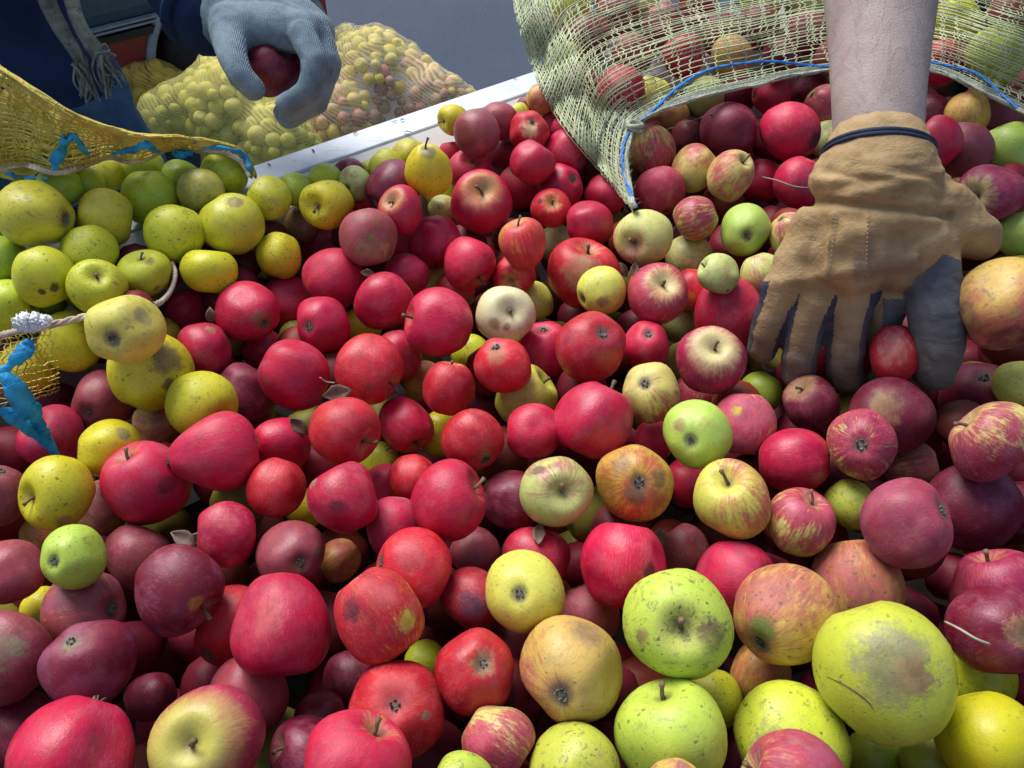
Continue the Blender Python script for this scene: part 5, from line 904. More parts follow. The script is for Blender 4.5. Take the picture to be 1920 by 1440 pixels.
for pts,wd in (([(60,636,tb),(50,655,tb),(25,680,tb),(-5,702,tb)],[.006,.012,.010,.006]),([(-8,690,tb),(15,715,tb),(42,748,tb+.01),(62,775,tb+.02),(72,792,tb+.03)],[.008,.016,.020,.018,.010]),
               ([(0,765,tb+.01),(30,788,tb+.02),(62,808,tb+.035),(85,828,tb+.045),(106,852,tb+.05)],[.008,.013,.013,.010,.007]),([(70,788,tb+.028),(80,808,tb+.04),(88,828,tb+.045)],[.014,.012,.008])):
    P,W,N=rib(pts,wd,0,GL); m.ribbon(P,W,N,.0007)
local(m,YO).build('ribbon',ribbon_m,YS)
# the sack's under side hangs over the rail and down the inner wall behind the spilled apples
aa=np.linspace(-1.05,-.17,70); zz=np.linspace(1.0,0.,40)
GB=np.array([[tr(a,.797+.012*z-.010*abs(vnoise([a*9+z*3],8,3)[0]),.985+z*(.155+.13*min(1,max(0,(-.30-a)/.5)))) for z in zz] for a in aa])
m=weave(GB,60,130,.0014,.35,.6,None,.45,seed=31,skip=.2); o=local(m,YO).build('netting',yel_net_m,YS); o['kind']='stuff'
# yellow apples still inside that sack
items=[]; q=proj(GY.reshape(-1,3))
for px in range(-60,440,44):
    for py in range(140,320,38):
        d=np.hypot(q[0]-px,q[1]-py); j=np.argmin(d)
        if d[j]>8 or np.hypot(q[0]-px,q[1]-(py-52)).min()>9: continue
        r0=.028; p=at(px,py,q[2][j]+r0+.022)
        if (np.linalg.norm(AP-p,axis=1)-(AR+r0)*.88).min()<0: continue
        if items and min(np.linalg.norm(p-w_[0])-(r0+w_[1])*.85 for w_ in items)<0: continue
        items.append((p,r0,[(.45,.42,.03),(.40,.44,.03),(.5,.42,.05)][nr.randint(3)]))
joined_apples('sack_apples',items,'yellow apples still inside the yellow net sack at left','apples')

# ---------------------------------------------------------------- sacks standing on the asphalt beyond the trailer
def pale_net(name,c,cov,ang):
    t=NT(name); P=t.geo(); sx=t.n.new('ShaderNodeSeparateXYZ'); t.put(sx.inputs[0],P)
    h=t.math('ADD',t.math('MULTIPLY',sx.outputs[2],math.cos(ang)),t.math('MULTIPLY',sx.outputs[0],math.sin(ang)))
    h2=t.math('ADD',h,t.math('MULTIPLY',t.math('SUBTRACT',t.noise(P,5,2),.5),.05))
    a1=t.ss(t.math('PINGPONG',h2,.0045),.0012,.0034,1,0)
    reg=t.ss(t.noise(P,6,3),.40,.66); al=t.math('ADD',t.math('MULTIPLY',a1,t.math('ADD',.07,t.math('MULTIPLY',reg,.24))),t.math('ADD',cov,t.math('MULTIPLY',t.math('SUBTRACT',t.noise(P,9,3),.5),cov*1.2)))
    return t.fin(t.mix(t.ss(t.noise(P,14,3),.3,.7),c,tuple(x*.85 for x in c)),.8,None,.2,0,t.math('MINIMUM',al,1.))
def far_sack(label,blobs,t0_,net_c,cols,group,rad=.030,ang=.5):
    segs=[]
    for (px,py,r,dt) in blobs: segs.append([(at(px,py,t0_+dt),r*(t0_+dt)/F_PX)])
    lo=min(s[0][0][2] for s in segs)
    c=np.mean([s[0][0] for s in segs],0); segs+= [[((s[0][0][0],s[0][0][1]+.05,.16),max(.16,s[0][1]*.9))] for s in segs if s[0][1]>.10]
    segs+= [[(s[0][0],s[0][1]),((s[0][0][0],s[0][0][1]+.05,.18),max(.15,s[0][1]*.85))] for s in segs[:len(blobs)] if s[0][1]>.10]
    o=fused('netting',segs,.022,8,None,[net_c]); V=mverts(o).copy(); N=mnormals(o).copy()
    V[:,2]=np.maximum(V[:,2],.004)
    root=empty('net_sack',(c[0],c[1],0)); tag(root,label,'net sack',group)
    r=np.random.RandomState(int(blobs[0][0])); order=r.permutation(len(V)); P=[];Rr=[]
    px,py,_=proj(V); ok=(px>150)&(px<1150)&(py>-60)&(py<420)&((V-CAMP)*N).sum(1).__lt__(.35)
    its=[]
    for n_i,i in enumerate(np.concatenate([order,order])):
        if not ok[i]: continue
        rr=rad*(r.uniform(.85,1.15) if n_i<len(order) else r.uniform(.62,.8)); p=V[i]-N[i]*(rr*1.04+(.0 if r.rand()<.6 else .012))
        if P and (np.linalg.norm(np.array(P)-p,axis=1)<(np.array(Rr)+rr)*.80).any(): continue
        P.append(p); Rr.append(rr); its.append((p,rr,cols(V[i],px[i],py[i],r)))
    # the net follows the fruit
    PA=np.array(P); RA=np.array(Rr); d=np.linalg.norm(V[:,None]-PA[None],axis=2)-RA[None]; dm=d.min(1)
    V=V-N*np.clip((dm-.004)*.45,-.01,.006)[:,None]; setverts(o,V-np.array([c[0],c[1],0]))
    o.parent=root; return its
ycol=lambda r: [(.74,.66,.09),(.70,.62,.14),(.74,.68,.20),(.66,.56,.08)][r.randint(4)]
gcol=lambda r: [(.70,.66,.10),(.72,.66,.16),(.62,.62,.10)][r.randint(3)]
pcol=lambda r: [(.60,.26,.21),(.58,.34,.22),(.66,.42,.24),(.50,.20,.19),(.7,.58,.16)][r.randint(5)]
n_green=pale_net('green_sack_net',(.78,.72,.25),.30,.55); n_pink=pale_net('pink_sack_net',(.86,.72,.42),.22,.45); n_or=pale_net('orange_sack_net',(.76,.54,.10),.30,.5)
far_items=[]
GRP='filled net sacks standing on the asphalt'
far_items+=far_sack('filled net sack of yellow and rosy apples right of the blue glove',[(700,150,95,0),(655,90,48,.06),(705,85,46,.03),(765,150,62,0),(742,118,55,.02),(800,190,70,-.02),(845,185,46,0),(640,230,90,-.05),(875,180,26,.02)],2.95,n_pink,lambda v,px,py,r: pcol(r) if (px-620)*.45+(py-40)>150+r.randn()*22 else ycol(r),GRP,.0255,.5)
far_items+=far_sack('pale green net sack with pointed yellow top left of the blue glove',[(440,205,95,0),(350,200,62,.02),(405,150,50,.03),(392,118,30,.04),(372,148,26,.05),(520,260,70,-.05),(300,215,50,0)],2.62,n_green,lambda v,px,py,r: ycol(r) if py<125 else gcol(r),GRP,.026,.55)
far_items+=far_sack('small orange-yellow net sack behind the pale green one',[(300,160,52,0),(262,165,50,0),(335,170,40,0)],2.85,n_or,lambda v,px,py,r: [(.66,.46,.05),(.7,.55,.06),(.62,.40,.10)][r.randint(3)],GRP,.028,.5)
joined_apples('far_sack_apples',far_items,'apples packed inside the net sacks on the asphalt','apples')
# ---------------------------------------------------------------- vehicle beyond the sacks
def vp(a,n,z): return AX*a+NX*n+ZX*z
VC=at(462,90,2.97); va=VC@AX; vn=2.912
car=empty('parked_car',(*vp(va-1.3,vn+.8,0)[:2],0)); CO=np.array(car.location)
tag(car,'red vehicle with dark blue upper panel and black tyre, seen past the navy coat','car')
def cpart(name,m,mat,parent=car,smooth=False): return local(m,CO).build(name,mat,parent,smooth)
red_m=simple('red_paint',(.22,.030,.035),(.26,.045,.05),12,.35,.03,spec=.5)
bluep=simple('blue_grey_paint',(.035,.065,.10),(.045,.08,.12),12,.4,.03)
blk=simple('black_trim',(.010,.011,.013),(.02,.021,.024),40,.5,.1)
alu=simple('bright_trim',(.20,.23,.27),(.28,.31,.35),40,.35,.05)
# lower body side with wheel arches: strips of quads around each arch
def side(z0,z1,n0,n1,arch=True):
    m=MB(); n=90; aa=np.linspace(va-3.3,va+.33,n); low=np.full(n,z0)
    if arch:
        for c in (va,va-2.45):
            d=np.abs(aa-c); low=np.where(d<.31,np.maximum(low,.29+np.sqrt(np.maximum(0,.31**2-d**2))),low)
    low=np.minimum(low,z1-.002)
    ring=np.stack([np.stack([vp(a,n0,z1) for a in aa]),np.stack([vp(a,n0,l) for a,l in zip(aa,low)]),np.stack([vp(a,n1,l) for a,l in zip(aa,low)]),np.stack([vp(a,n1,z1) for a in aa])],0)
    m.grid(ring,closed_u=True); return m
cpart('body',side(.20,.455,vn,vn+1.6,False) if False else side(.20,.455,vn,vn+1.6),red_m)
m=MB(); m.box(vp(va-1.515,vn+.80,.66),(3.70,1.60,.36),MT); o=cpart('upper_body',m,bluep); bevel(o,.06,3)
m=MB(); m.box(vp(va-1.55,vn+.80,1.10),(2.2,1.40,.52),MT); o=cpart('cabin',m,blk); bevel(o,.15,4)
m=MB(); m.box(vp(va-1.515,vn-.004,.468),(3.71,.03,.022),MT); cpart('trim_strip',m,blk)
m=MB()
for z in(.490,.503): m.box(vp(va-1.515,vn-.004,z),(3.71,.024,.006),MT)
cpart('moulding',m,alu)
th=np.linspace(-.1,math.pi+.1,30)
for c in(va,va-2.45):
    m=MB(); m.tube(np.stack([vp(c+.315*math.cos(x),vn-.006,.29+.315*math.sin(x)) for x in th]),.016,6)
    cpart('arch_rim',m,alu,smooth=True)
for c in(va,va-2.45):
    for n_ in(vn+.10,vn+1.5):
        m=MB(); p=vp(c,n_,.275); m.tube([p+NX*q for q in(-.09,-.085,-.05,.05,.085,.09)],[.17,.255,.275,.275,.255,.17],30)
        w=cpart('wheel',m,rubber,smooth=True); m=MB(); m.tube([p-NX*.094,p+NX*.094],.15,20); cpart('rim',m,steel_m,parent=w)

# ---------------------------------------------------------------- person at the left with blue-grey glove
navy=simple('navy_cloth',(.004,.011,.040),(.010,.024,.070),9,.85,.5,160,.003,spec=.15)
denim=simple('denim_cloth',(.020,.050,.105),(.04,.085,.16),25,.9,.6,420,.002,spec=.15)
t=NT('skin'); P=t.geo(); n=t.noise(P,14,5,.6); n2=t.noise(P,75,4,.65)
c=t.mix(t.ss(n,.3,.7),(.33,.255,.225),(.43,.35,.315)); c=t.mix(t.ss(n2,.52,.72,0,.35),c,(.36,.21,.185)); c=t.mix(t.ss(t.noise(P,120,3),.64,.72,0,.5),c,(.22,.14,.11))
mpv=t.n.new('ShaderNodeMapping'); t.put(mpv.inputs[0],P); mpv.inputs['Scale'].default_value=(60,12,12)
vein=t.math('ABSOLUTE',t.math('SUBTRACT',t.noise(mpv.outputs[0],.55,3,.5,1.),.5)); vm=t.ss(vein,.0,.035,1,0); c=t.mix(t.math('MULTIPLY',vm,.2),c,(.20,.215,.235))
pv,_=t.vor(P,520.)
skin=t.fin(c,.52,t.bump(t.math('ADD',t.math('MULTIPLY',pv,.5),t.math('ADD',t.math('MULTIPLY',n2,1.2),t.math('MULTIPLY',vm,.5))),.2,.0018),.32)
hair_m=simple('hair',(.03,.02,.015),(.06,.04,.03),40,.7,.4)
boot=simple('boot',(.03,.025,.02),(.05,.04,.035),40,.7,.3)
def person(name,label,segs,rule,mats,voxel,base):
    o=fused(name,segs,voxel,5,None,mats); V=mverts(o).copy(); me=o.data
    # loose folds in the clothing
    N=mnormals(o).copy(); mi_v=rule(V)
    f=vnoise(V[:,2]*26+V[:,0]*13+2*vnoise(V[:,1]*8,5),31,3)*.011; V+=N*np.where(mi_v!=len(mats)-1,f,0)[:,None]
    cen=np.empty(len(me.polygons)*3); me.polygons.foreach_get('center',cen); me.polygons.foreach_set('material_index',rule(cen.reshape(-1,3)).astype(np.int32))
    setverts(o,V-np.array(base)); o.location=base; tag(o,label,'person'); return o
W1=at(392,26,.955)
seg1=[[((-.85,1.40,.99),.160),((-.86,1.39,1.15),.165),((-.85,1.36,1.33),.165),((-.82,1.33,1.45),.15)],
 [((-.62,1.31,1.50),.085),((-.96,1.32,1.50),.085)],[((-.79,1.31,1.52),.062),((-.785,1.27,1.64),.058)],
 [((-.79,1.25,1.73),.092),((-.79,1.24,1.79),.095)],[((-.79,1.16,1.72),.022)],
 [((-.62,1.30,1.48),.078),((-.50,1.16,1.41),.060),(tuple(W1),.046)],
 [((-.97,1.31,1.48),.075),((-1.06,1.28,1.22),.058),((-1.02,1.14,1.05),.045),((-1.0,1.08,1.02),.04)],
 [((-.755,1.40,.96),.105),((-.722,1.42,.75),.092),((-.70,1.44,.50),.068),((-.66,1.46,.12),.055),((-.66,1.42,.05),.05),((-.66,1.32,.045),.045)],
 [((-.93,1.40,.93),.105),((-.89,1.42,.52),.072),((-.89,1.46,.12),.055),((-.89,1.42,.05),.05),((-.89,1.32,.045),.045)]]
def rule1(c):
    m=np.zeros(len(c)); m[(c[:,2]<.955)&(c[:,1]>1.2)]=1; m[(c[:,2]<.11)]=2; m[(c[:,2]>1.575)&(np.abs(c[:,0]+.79)<.13)]=3
    return m
P1=person('person','person in navy coat and blue jeans reaching out a blue-grey gloved hand',seg1,rule1,[navy,denim,boot,skin],.014,(-.79,1.40,0))
PB=np.array(P1.location)
o=fused('hair',[[((-.79,1.275,1.80),.098),((-.79,1.30,1.76),.09)]],.012,4,P1,[hair_m]); setverts(o,mverts(o)-PB)
def chain(pts): return [(tuple(at(p[0],p[1],p[2])),p[3]*p[2]/F_PX) for p in pts]
t=NT('blue_glove_cloth'); P=t.geo(); n=t.noise(P,26,4,.6); n2=t.noise(P,700,2)
c=t.mix(t.ss(n,.32,.68),(.12,.175,.215),(.245,.31,.36)); kn=t.n.new('ShaderNodeTexWave'); t.put(kn.inputs[0],P); kn.inputs['Scale'].default_value=210.; kn.inputs['Distortion'].default_value=2.5; kn.inputs['Detail'].default_value=2.
c=t.mix(t.ss(t.noise(P,45,5,.7),.54,.70,0,.55),c,(.055,.075,.085)); c=t.mix(t.ss(t.noise(P,18,3),.55,.7,0,.4),c,(.30,.36,.40))
blueglove=t.fin(c,.85,t.bump(t.math('ADD',t.math('MULTIPLY',kn.outputs['Fac'],.7),t.math('ADD',n2,t.math('MULTIPLY',t.noise(P,90,4),2.2))),.55,.0014),.15)
gl=[chain([(385,10,.955,62),(425,28,.95,66)]),chain([(425,28,.95,66),(490,48,.945,62),(560,62,.94,48)]),chain([(440,55,.92,50),(520,52,.915,44),(575,62,.91,38)]),
 chain([(470,30,.975,52),(560,40,.97,46),(590,60,.97,40)]),
 chain([(566,64,.890,27),(592,112,.880,25),(580,168,.884,23),(536,196,.892,20)]),
 chain([(584,54,.918,28),(608,112,.912,26),(594,178,.912,24),(546,210,.915,21)]),
 chain([(590,50,.948,28),(616,118,.948,26),(594,188,.946,24),(540,220,.942,21)]),
 chain([(586,52,.978,26),(608,120,.980,24),(582,184,.976,22),(532,212,.970,19)]),
 chain([(430,60,.905,38),(436,104,.885,28),(452,142,.878,25),(476,168,.882,21)])]
o=fused('glove',gl,.0032,3,P1,[blueglove]); V=mverts(o); N=mnormals(o); V=V+N*(.0016*vnoise((V@np.array([30.,22.,45.]))*1.2,44,3))[:,None]; setverts(o,V-PB)
m=MB(); w=np.linspace(0,2*math.pi,30); c0=at(352,-18,.965); dirv=(W1-c0)/np.linalg.norm(W1-c0); x=np.cross(dirv,[0,0,1.]); x/=np.linalg.norm(x); y=np.cross(dirv,x)
m.tube(np.array([W1-dirv*.012+.043*(math.cos(a)*x+math.sin(a)*y) for a in w]),.007,6,False); o=local(m,PB).build('cuff',navy,P1)
# the apple in that hand
me,zt,zb=VAR[3]; o=link(bpy.data.objects.new('apple',me)); p=at(508,128,.93); o.location=p; s=.0295; o.scale=(s,s,s); o.rotation_euler=(.6,.4,1.); tag(o,'shaded dark red apple gripped inside the blue-grey glove','apple'); set_skin(o,'dark',{},ar)
# scarf ends hanging in front of the coat
scarf_m=simple('scarf_wool',(.10,.115,.095),(.21,.23,.19),60,.95,.9,420,.003,spec=.1)
m=MB(); ts=1.235
def strip(pts,wd):
    P=catmull([at(*p) for p in pts],30); W=np.interp(np.linspace(0,1,30),np.linspace(0,1,len(wd)),wd); N=np.array([-ray(*pts[1][:2])]*30); N/=np.linalg.norm(N[0]); N=N+np.array([1,0,0])*(.5*np.sin(np.linspace(0,5,30)))[:,None]
    m.ribbon(P,W,N,.006); return P,W
r=np.random.RandomState(2)
ends=[]
for pts,wd in (([(78,-60,ts),(88,0,ts),(112,50,ts-.012),(140,95,ts-.018),(156,125,ts-.012)],[.024,.024,.021,.016,.014]),
               ([(128,-60,ts+.01),(134,0,ts),(150,48,ts-.015),(172,84,ts-.015),(188,110,ts-.01)],[.022,.020,.018,.020,.018])):
    P,W=strip(pts,wd); ends.append((P,W))
for (P,W),tg in zip(ends,([(162,182),(180,180),(170,165),(158,178)],[(208,180),(228,158),(214,150),(205,97),(198,170)])):
    for g in tg:
        e=at(g[0],g[1],ts-.005)
        for q in range(7):
            a=P[-1-r.randint(4)]+r.randn(3)*.0035; b=e+r.randn(3)*.004; mid=(a+b)/2+r.randn(3)*.005; m.tube(catmull([a,mid,b],9),np.linspace(.0028,.0010,9),4,False)
fuzz(m,np.concatenate([e[0] for e in ends]),200,.012,.0005,9)
local(m,PB).build('scarf_end',scarf_m,P1)

# ---------------------------------------------------------------- arm in the tan work glove
dark2=simple('dark_sleeve',(.006,.008,.016),(.014,.018,.030),12,.85,.4,180,.002,spec=.15)
el=at(1654,-230,.845); sh=np.array([.60,1.22,1.56])
seg2=[chain([(1645,345,.775,70),(1645,300,.77,82),(1646,240,.772,85),(1647,150,.78,89),(1650,60,.79,97),(1652,-40,.802,108),(1653,-140,.822,108)])+[(tuple(el),.050)],
 [(tuple(el),.052),(tuple((el+sh)/2),.058),(tuple(sh),.078)],
 [((.62,1.24,1.52),.09),((.98,1.28,1.52),.09)],[((.82,1.30,1.45),.15),((.92,1.42,1.22),.165),((1.02,1.52,.98),.165)],
 [((.80,1.24,1.56),.06),((.79,1.17,1.66),.058)],[((.78,1.12,1.74),.092),((.775,1.10,1.79),.095)],[((.75,1.02,1.73),.022)],
 [((1.0,1.28,1.5),.075),((1.12,1.2,1.26),.058),((1.16,1.08,1.10),.042),((1.17,1.02,1.08),.04)],
 [((.93,1.54,.95),.10),((.93,1.56,.5),.07),((.93,1.60,.12),.055),((.93,1.52,.045),.045)],[((1.12,1.54,.95),.10),((1.14,1.58,.5),.07),((1.14,1.62,.12),.055),((1.14,1.54,.045),.045)]]
def rule2(c):
    m=np.full(len(c),1.); px,py,f=proj(c)
    arm=(c[:,1]<el[1]+.06)&(c[:,0]<.56)&(c[:,2]<el[2]+.08); m[arm]=2
    m[(c[:,2]>1.59)&(np.abs(c[:,0]-.78)<.14)]=2; m[c[:,2]<.95]=0; m[c[:,0]>1.14]=1
    m[(c[:,2]<.95)]=0
    return m
P2=person('person','person with bare pale forearm and tan leather work glove reaching into the apples',seg2,rule2,[denim,dark2,skin],.009,(.95,1.5,0)); P2B=np.array(P2.location)
o=fused('hair',[[((.79,1.13,1.80),.098),((.80,1.16,1.76),.09)]],.012,4,P2,[hair_m]); setverts(o,mverts(o)-P2B)
Vh=mverts(P2)+P2B; Nh=mnormals(P2); hx,hy,_=proj(Vh); sel=np.where((hx>1520)&(hx<1790)&(hy>-40)&(hy<265)&(((Vh-CAMP)*Nh).sum(1)<.25))[0]
m=MB(); r=np.random.RandomState(14)
for q in range(260):
    i=sel[r.randint(len(sel))]; j=sel[np.argsort(np.linalg.norm(Vh[sel]-Vh[i],axis=1))[r.randint(1,4)]]; p=Vh[i]*(w_:=r.rand())+Vh[j]*(1-w_); n=Nh[i]; d=np.array([.25*r.randn()-.35,-.55,-.55])+r.randn(3)*.25; d-=n*(d@n)*.75; d/=np.linalg.norm(d); L=r.uniform(.006,.014)
    m.tube([p-n*.0004,p+d*L*.5+n*.0011,p+d*L+n*.0007],[.00006,.00005,.00002],3,False)
o=local(m,P2B).build('arm_hair',simple('arm_hair',(.16,.11,.08),(.24,.18,.13),50,.5),P2); o['kind']='stuff'
def leather(name,c1,c2,c3):
    t=NT(name); P=t.geo(); n=t.noise(P,24,5,.6); n2=t.noise(P,340,3,.6)
    mp=t.n.new('ShaderNodeMapping'); t.put(mp.inputs[0],P); mp.inputs['Scale'].default_value=(22,70,70); mp.inputs['Rotation'].default_value=(0,.18,.28)
    wr=t.noise(mp.outputs[0],1.1,4,.6,.6)
    c=t.mix(t.ss(n,.3,.7),c1,c2); c=t.mix(t.ss(t.noise(P,34,6,.7),.52,.72,0,.6),c,c3); c=t.mix(t.ss(t.noise(P,15,4,.6),.55,.75,0,.35),c,tuple(x*.75 for x in c3))
    wa=t.n.new('ShaderNodeAttribute'); wa.attribute_name='tip_grey'; c=t.mix(t.math('MULTIPLY',wa.outputs['Fac'],t.ss(n,.2,.6,.55,.9)),c,(.165,.145,.115))
    return t.fin(c,.72,t.bump(t.math('ADD',t.math('MULTIPLY',wr,1.1),t.math('MULTIPLY',n2,.35)),.5,.0035),.3)
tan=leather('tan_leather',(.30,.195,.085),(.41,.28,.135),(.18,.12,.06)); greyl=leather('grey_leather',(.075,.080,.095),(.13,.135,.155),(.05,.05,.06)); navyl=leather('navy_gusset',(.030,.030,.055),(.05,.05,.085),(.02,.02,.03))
CH={'cuff':chain([(1645,292,.768,96),(1645,320,.768,108),(1643,350,.768,118),(1640,385,.770,112)]),
 'hand':chain([(1640,385,.770,108),(1620,430,.775,104),(1595,470,.785,92)]),
 'hand2':chain([(1650,385,.768,98),(1690,440,.772,88),(1680,480,.785,72)]),
 'side':chain([(1545,425,.785,58),(1500,490,.80,50)]),
 'heel':chain([(1730,390,.772,72),(1795,425,.782,58),(1838,448,.79,40)]),
 'pinky':chain([(1500,500,.80,50),(1460,566,.815,36),(1437,620,.832,32),(1430,650,.845,30)]),
 'ring':chain([(1548,505,.793,54),(1518,590,.805,37),(1500,665,.825,34),(1496,698,.838,32)]),
 'middle':chain([(1608,500,.788,55),(1592,595,.80,39),(1584,668,.818,36),(1586,704,.832,34)]),
 'index':chain([(1680,488,.788,54),(1668,560,.805,38),(1648,630,.826,34),(1638,690,.842,31)]),
 'thumb':chain([(1735,440,.775,62),(1750,505,.772,49),(1754,580,.775,52),(1757,650,.786,50),(1752,696,.797,40)])}
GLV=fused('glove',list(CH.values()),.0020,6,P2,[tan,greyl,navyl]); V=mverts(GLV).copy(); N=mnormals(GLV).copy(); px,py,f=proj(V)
# gathers at the wrist, knuckle ridge and soft creases
gv=np.exp(-((py-388-.10*(px-1640))/9)**2)*.006*(np.abs(px-1640)<150)
kn=.004*np.exp(-((py-(505-.18*(px-1600)))/14)**2)*(px<1720)
cr=.0014*np.sin((py*.8+px*.28+14*vnoise(px*.02,3))/9.)*np.exp(-((py-420)/60)**2)+.0011*np.sin((py-.30*px)/9.+5*vnoise(px*.03,7)+3*vnoise(py*.02,9))*(py>520)*.5
fl=.0035*np.sin((px-1640)/24.+vnoise(py*.05,2)*2)*np.exp(-((py-330)/34)**2)
seam=.0026*np.exp(-((px-(1560-.10*(py-430)))/5)**2)*((py>400)&(py<520))+.0026*np.exp(-((px-(1625+.0*(py-430)))/5)**2)*((py>400)&(py<520))
V+=N*(-gv+kn+cr+fl+seam)[:,None]
me=GLV.data; cen=np.empty(len(me.polygons)*3); me.polygons.foreach_get('center',cen); cen=cen.reshape(-1,3); nn=np.empty(len(me.polygons)*3); me.polygons.foreach_get('normal',nn); nn=nn.reshape(-1,3)
def dseg(c,ch):
    best=np.full(len(c),9.)
    for (a,ra),(b,rb) in zip(ch[:-1],ch[1:]):
        a=np.array(a);b=np.array(b); h=np.clip(((c-a)@(b-a))/((b-a)@(b-a)),0,1); best=np.minimum(best,np.linalg.norm(c-a-h[:,None]*(b-a),axis=1)-(ra*(1-h)+rb*h))
    return best
DD={k:dseg(cen,v) for k,v in CH.items()}; cpx,cpy,_=proj(cen)
near=np.array(list(DD.keys()))[np.argmin(np.stack(list(DD.values())),0)]
mi=np.zeros(len(cen),np.int32)
thumb=(DD['thumb']<np.minimum(DD['hand2'],np.minimum(DD['heel'],DD['index']))+.002)&(cpy>470+.35*np.abs(cpx-1752)); mi[thumb]=1
viewd=(cen-CAMP); viewd/=np.linalg.norm(viewd,axis=1)[:,None]; facing=-(nn*viewd).sum(1)
for k in('pinky','ring','middle','index'):
    ch=CH[k]; bestd=np.full(len(cen),9.); lat=np.zeros(len(cen))
    for (a,ra),(b,rb) in zip(ch[:-1],ch[1:]):
        a=np.array(a);b=np.array(b); h=np.clip(((cen-a)@(b-a))/((b-a)@(b-a)),0,1); w_=cen-a-h[:,None]*(b-a); sdv=np.cross(b-a,-viewd); sdv/=np.linalg.norm(sdv,axis=1)[:,None]
        d_=np.linalg.norm(w_,axis=1); l_=(w_*sdv).sum(1)/(ra*(1-h)+rb*h); u_=d_<bestd; bestd=np.where(u_,d_,bestd); lat=np.where(u_,l_,lat)
    s=(near==k)&(cpy>528); mi[s&(np.abs(lat)>.66)]=2; mi[s&(facing<-.15)]=1
mi[(near=='index')&(cpy>560)&(cpx>1655)]=1
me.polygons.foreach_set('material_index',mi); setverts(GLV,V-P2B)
wr_=np.clip((py-560)/130,0,1)*.85+.5*np.exp(-((py-500)/40)**2)*(px>1600)*(px<1730); wr_=np.clip(wr_+.25*vnoise(px*.03,4)+.2*vnoise(py*.04,5),0,1)*(py>420)  # greyer towards the fingertips and across the index knuckle
me.attributes.new('tip_grey','FLOAT','POINT').data.foreach_set('value',wr_.astype(np.float32))
m=MB(); th=np.linspace(0,2*math.pi,48); c0=at(1645,286,.768); ad=at(1648,150,.78)-at(1645,300,.77); ad/=np.linalg.norm(ad); x=np.array([1.,0,0]); x-=ad*(x@ad); x/=np.linalg.norm(x); y=np.cross(ad,x); rr=99*.768/F_PX
for q in range(2): m.tube(np.array([c0+ad*(.0035*q-.002)+(rr-.0004*q)*(math.cos(a)*x+math.sin(a)*y*.98) for a in th]),.0022,6,False)
band=simple('wrist_binding',(.010,.014,.035),(.02,.028,.06),60,.8,.4,300); local(m,P2B).build('wrist_band',band,P2)
m=MB()   # seam stitching across the back of the glove
gx,gy,gt=proj(V)
def onglove(px_,py_,d=.0012): j=np.argmin(np.hypot(gx-px_,gy-py_)+1e3*(((V-CAMP)*N).sum(1)>0)); return at(px_,py_,gt[j]-d)
for line in (([(1568,408),(1562,450),(1556,500)]),([(1628,405),(1626,450),(1625,496)]),([(1690,400),(1695,440),(1700,470)])):
    pts=catmull([onglove(*p) for p in line],24)
    for i in range(0,23,2): m.tube(pts[i:i+2],.0005,4)
o=local(m,P2B).build('stitching',simple('thread',(.34,.27,.15),(.42,.33,.2),60,.8),P2); o['kind']='stuff'

# ---------------------------------------------------------------- small litter
leaf_m=simple('dry_leaf',(.12,.075,.055),(.24,.16,.11),60,.8,.5)
straw_s=simple('straw_stalk',(.28,.255,.20),(.40,.37,.30),60,.7,.4)
def leaf(px,py,t_,L,seed):
    r=np.random.RandomState(seed); G=[]; d=r.randn(3); d/=np.linalg.norm(d); n=-ray(px,py); n/=np.linalg.norm(n); d-=n*(d@n)*.8; d/=np.linalg.norm(d); sd=np.cross(d,n); p0=at(px,py,t_)
    for i in range(9):
        f=i/8; w=L*.30*math.sin(math.pi*min(1,f*.96+.03)); row=[]
        for j in range(5):
            s=(j-2)/2; row.append(p0+d*(f-.5)*L+sd*w*s+n*(abs(s)*w*.55+.12*L*math.sin(f*4+seed)*(1-.3*abs(s)))+r.randn(3)*L*.012)
        G.append(row)
    m=MB(); G=np.array(G); m.grid(np.stack([*G]),False); o=m.build('dry_leaf',leaf_m); so=o.modifiers.new('s','SOLIDIFY'); so.thickness=.0006; return o
def tnear(px,py):
    q=np.hypot(px-apx,py-apy)/apr; L=np.where(q<1,apt-AR*np.sqrt(np.maximum(0,1-q*q)),9); return L.min() if L.min()<9 else apt[np.argmin(q)]
for k,(px,py,L,lab) in enumerate(((633,737,.024,'curled brown dry leaf above the red apple with stem pit'),(560,800,.022,'dark curled leaf in the gap above the crimson apple beside the cone-shaped one'),(395,592,.016,'bit of brown leaf between the dusky crimson and russet-eyed apples'),(1168,505,.018,'pale dry leaf scrap under the pale green apple with thin stem'),(690,512,.014,'grey leaf scrap under the mauve bruised apple'))):
    tag(leaf(px,py,tnear(px,py)+.004,L,k+3),lab,'leaf')
for k,(px,py,L,lab) in enumerate(((1190,505,.014,'small brown leaf scrap beside the bright striped apple'),(1010,1000,.020,'dark leaf in the gap below the bruised pale green apple'),(345,1010,.020,'brown leaf by the hooked stem of the red apple with pink cheek'),(1440,690,.014,'leaf scrap behind the cream-hollow magenta apple'),(735,840,.014,'leaf scrap right of the red apple with stem pit'),(1240,1010,.018,'dead leaf between the glossy crimson and yellow-green apples'),(880,565,.012,'tiny leaf above the egg-shaped crimson apple'))):
    tag(leaf(px,py,tnear(px,py)+.002,L,k+21),lab,'leaf')
def stalk(pts,rad,lab,cat='straw',mat=straw_s,name='straw_stalk'):
    m=MB(); m.tube(catmull([at(px,py,tnear(px,py)-dt) for px,py,dt in pts],16),rad,5); tag(m.build(name,mat),lab,cat)
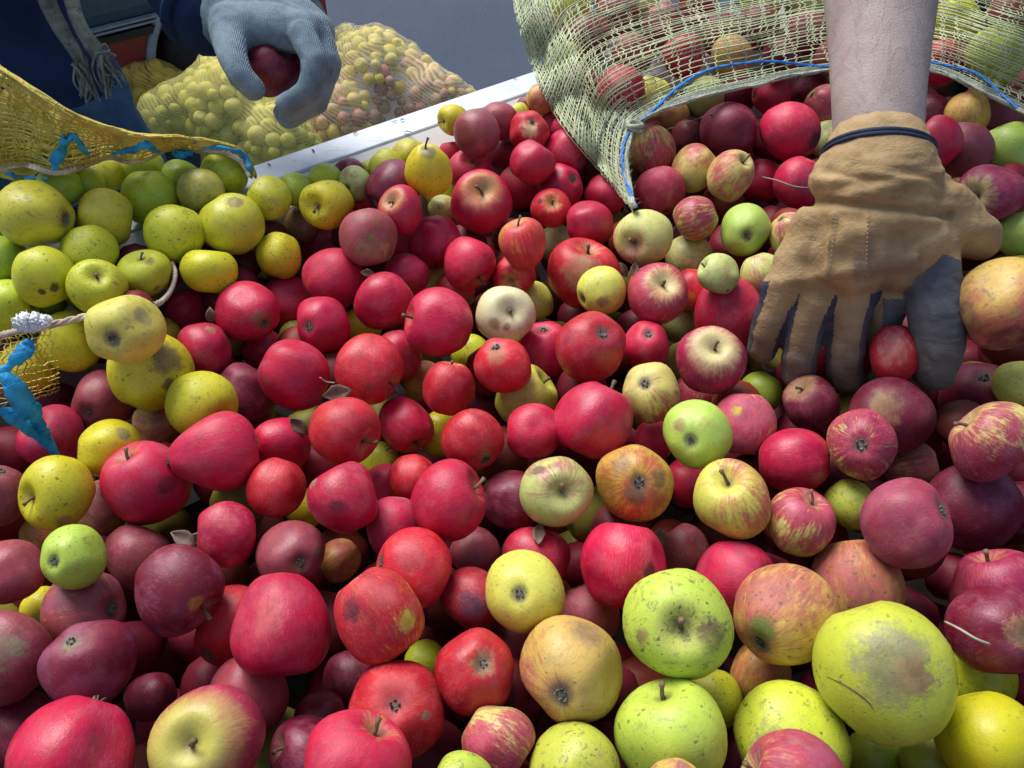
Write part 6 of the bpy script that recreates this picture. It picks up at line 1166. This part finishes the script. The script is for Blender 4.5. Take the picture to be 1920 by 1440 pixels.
grass_m=simple('dry_grass',(.16,.17,.15),(.28,.28,.25),60,.7,.3)
stalk([(1772,1166,.004),(1800,1180,.006),(1830,1198,.006),(1856,1208,.003)],.0009,'short pale straw lying across the tan-eyed dark crimson apple')
stalk([(1428,332,.003),(1455,338,.006),(1490,350,.005),(1524,353,.004)],.0010,'thin grey grass blade crossing the purple-crimson apple left of the cuff','grass blade',grass_m,'grass_blade')
stalk([(1250,243,.006),(1290,230,.009),(1335,212,.006)],.0007,'thin pale grass blade in the mouth of the straw sack','grass blade',grass_m,'grass_blade')
stalk([(600,708,.002),(612,716,.004),(628,718,.004)],.0007,'tiny pale fibre beside the creased scarlet apple','grass blade',straw_s,'grass_blade')
m=MB(); r=np.random.RandomState(6)
for k in range(34):
    a=r.uniform(-.15,.95); n_=r.choice([.848,.858,.868,.83])+r.randn()*.006; p=vp(a,min(n_,.878),1.1215 if n_>.838 else 1.114); L=r.uniform(.0015,.0055)
    e=AX*r.randn()+NX*r.randn()*.7; e/=np.linalg.norm(e); m.tube([p-e*L,p+ZX*r.uniform(.0005,.002),p+e*L*.8],[.0007,.0013*r.uniform(.6,1.3),.0005],4,True,.5)
o=m.build('leaf_litter',simple('litter',(.03,.025,.018),(.07,.055,.04),80,.8,.3)); o['kind']='stuff'; o['label']='dark crumbs of leaf scattered along the trailer rail'; o['category']='leaf litter'
# thin crack in the skin of the biggest apple
bi=[i for i,a in enumerate(APPLES) if a[9].startswith('biggest apple')][0]; bo=[o for o in bpy.data.objects if o.get('label','')==APPLES[bi][9]][0]
bpy.context.view_layer.update(); inv=bo.matrix_world.inverted(); m=MB(); P=[]
for p in catmull([(1551,1269,0),(1578,1281,0),(1606,1298,0),(1630,1318,0),(1640,1334,0)],14):
    d=Vector(inv.to_3x3()@Vector(ray(p[0],p[1]))).normalized(); ok,loc,nrm,_=bo.ray_cast(inv@Vector(CAMP),d)
    if ok: P.append(np.array(loc+nrm*.002))
if len(P)>4: m.tube(P,[.004+.010*math.sin(math.pi*i/(len(P)-1)) for i in range(len(P))],5,True,.3); m.build('crack',blk,bo)
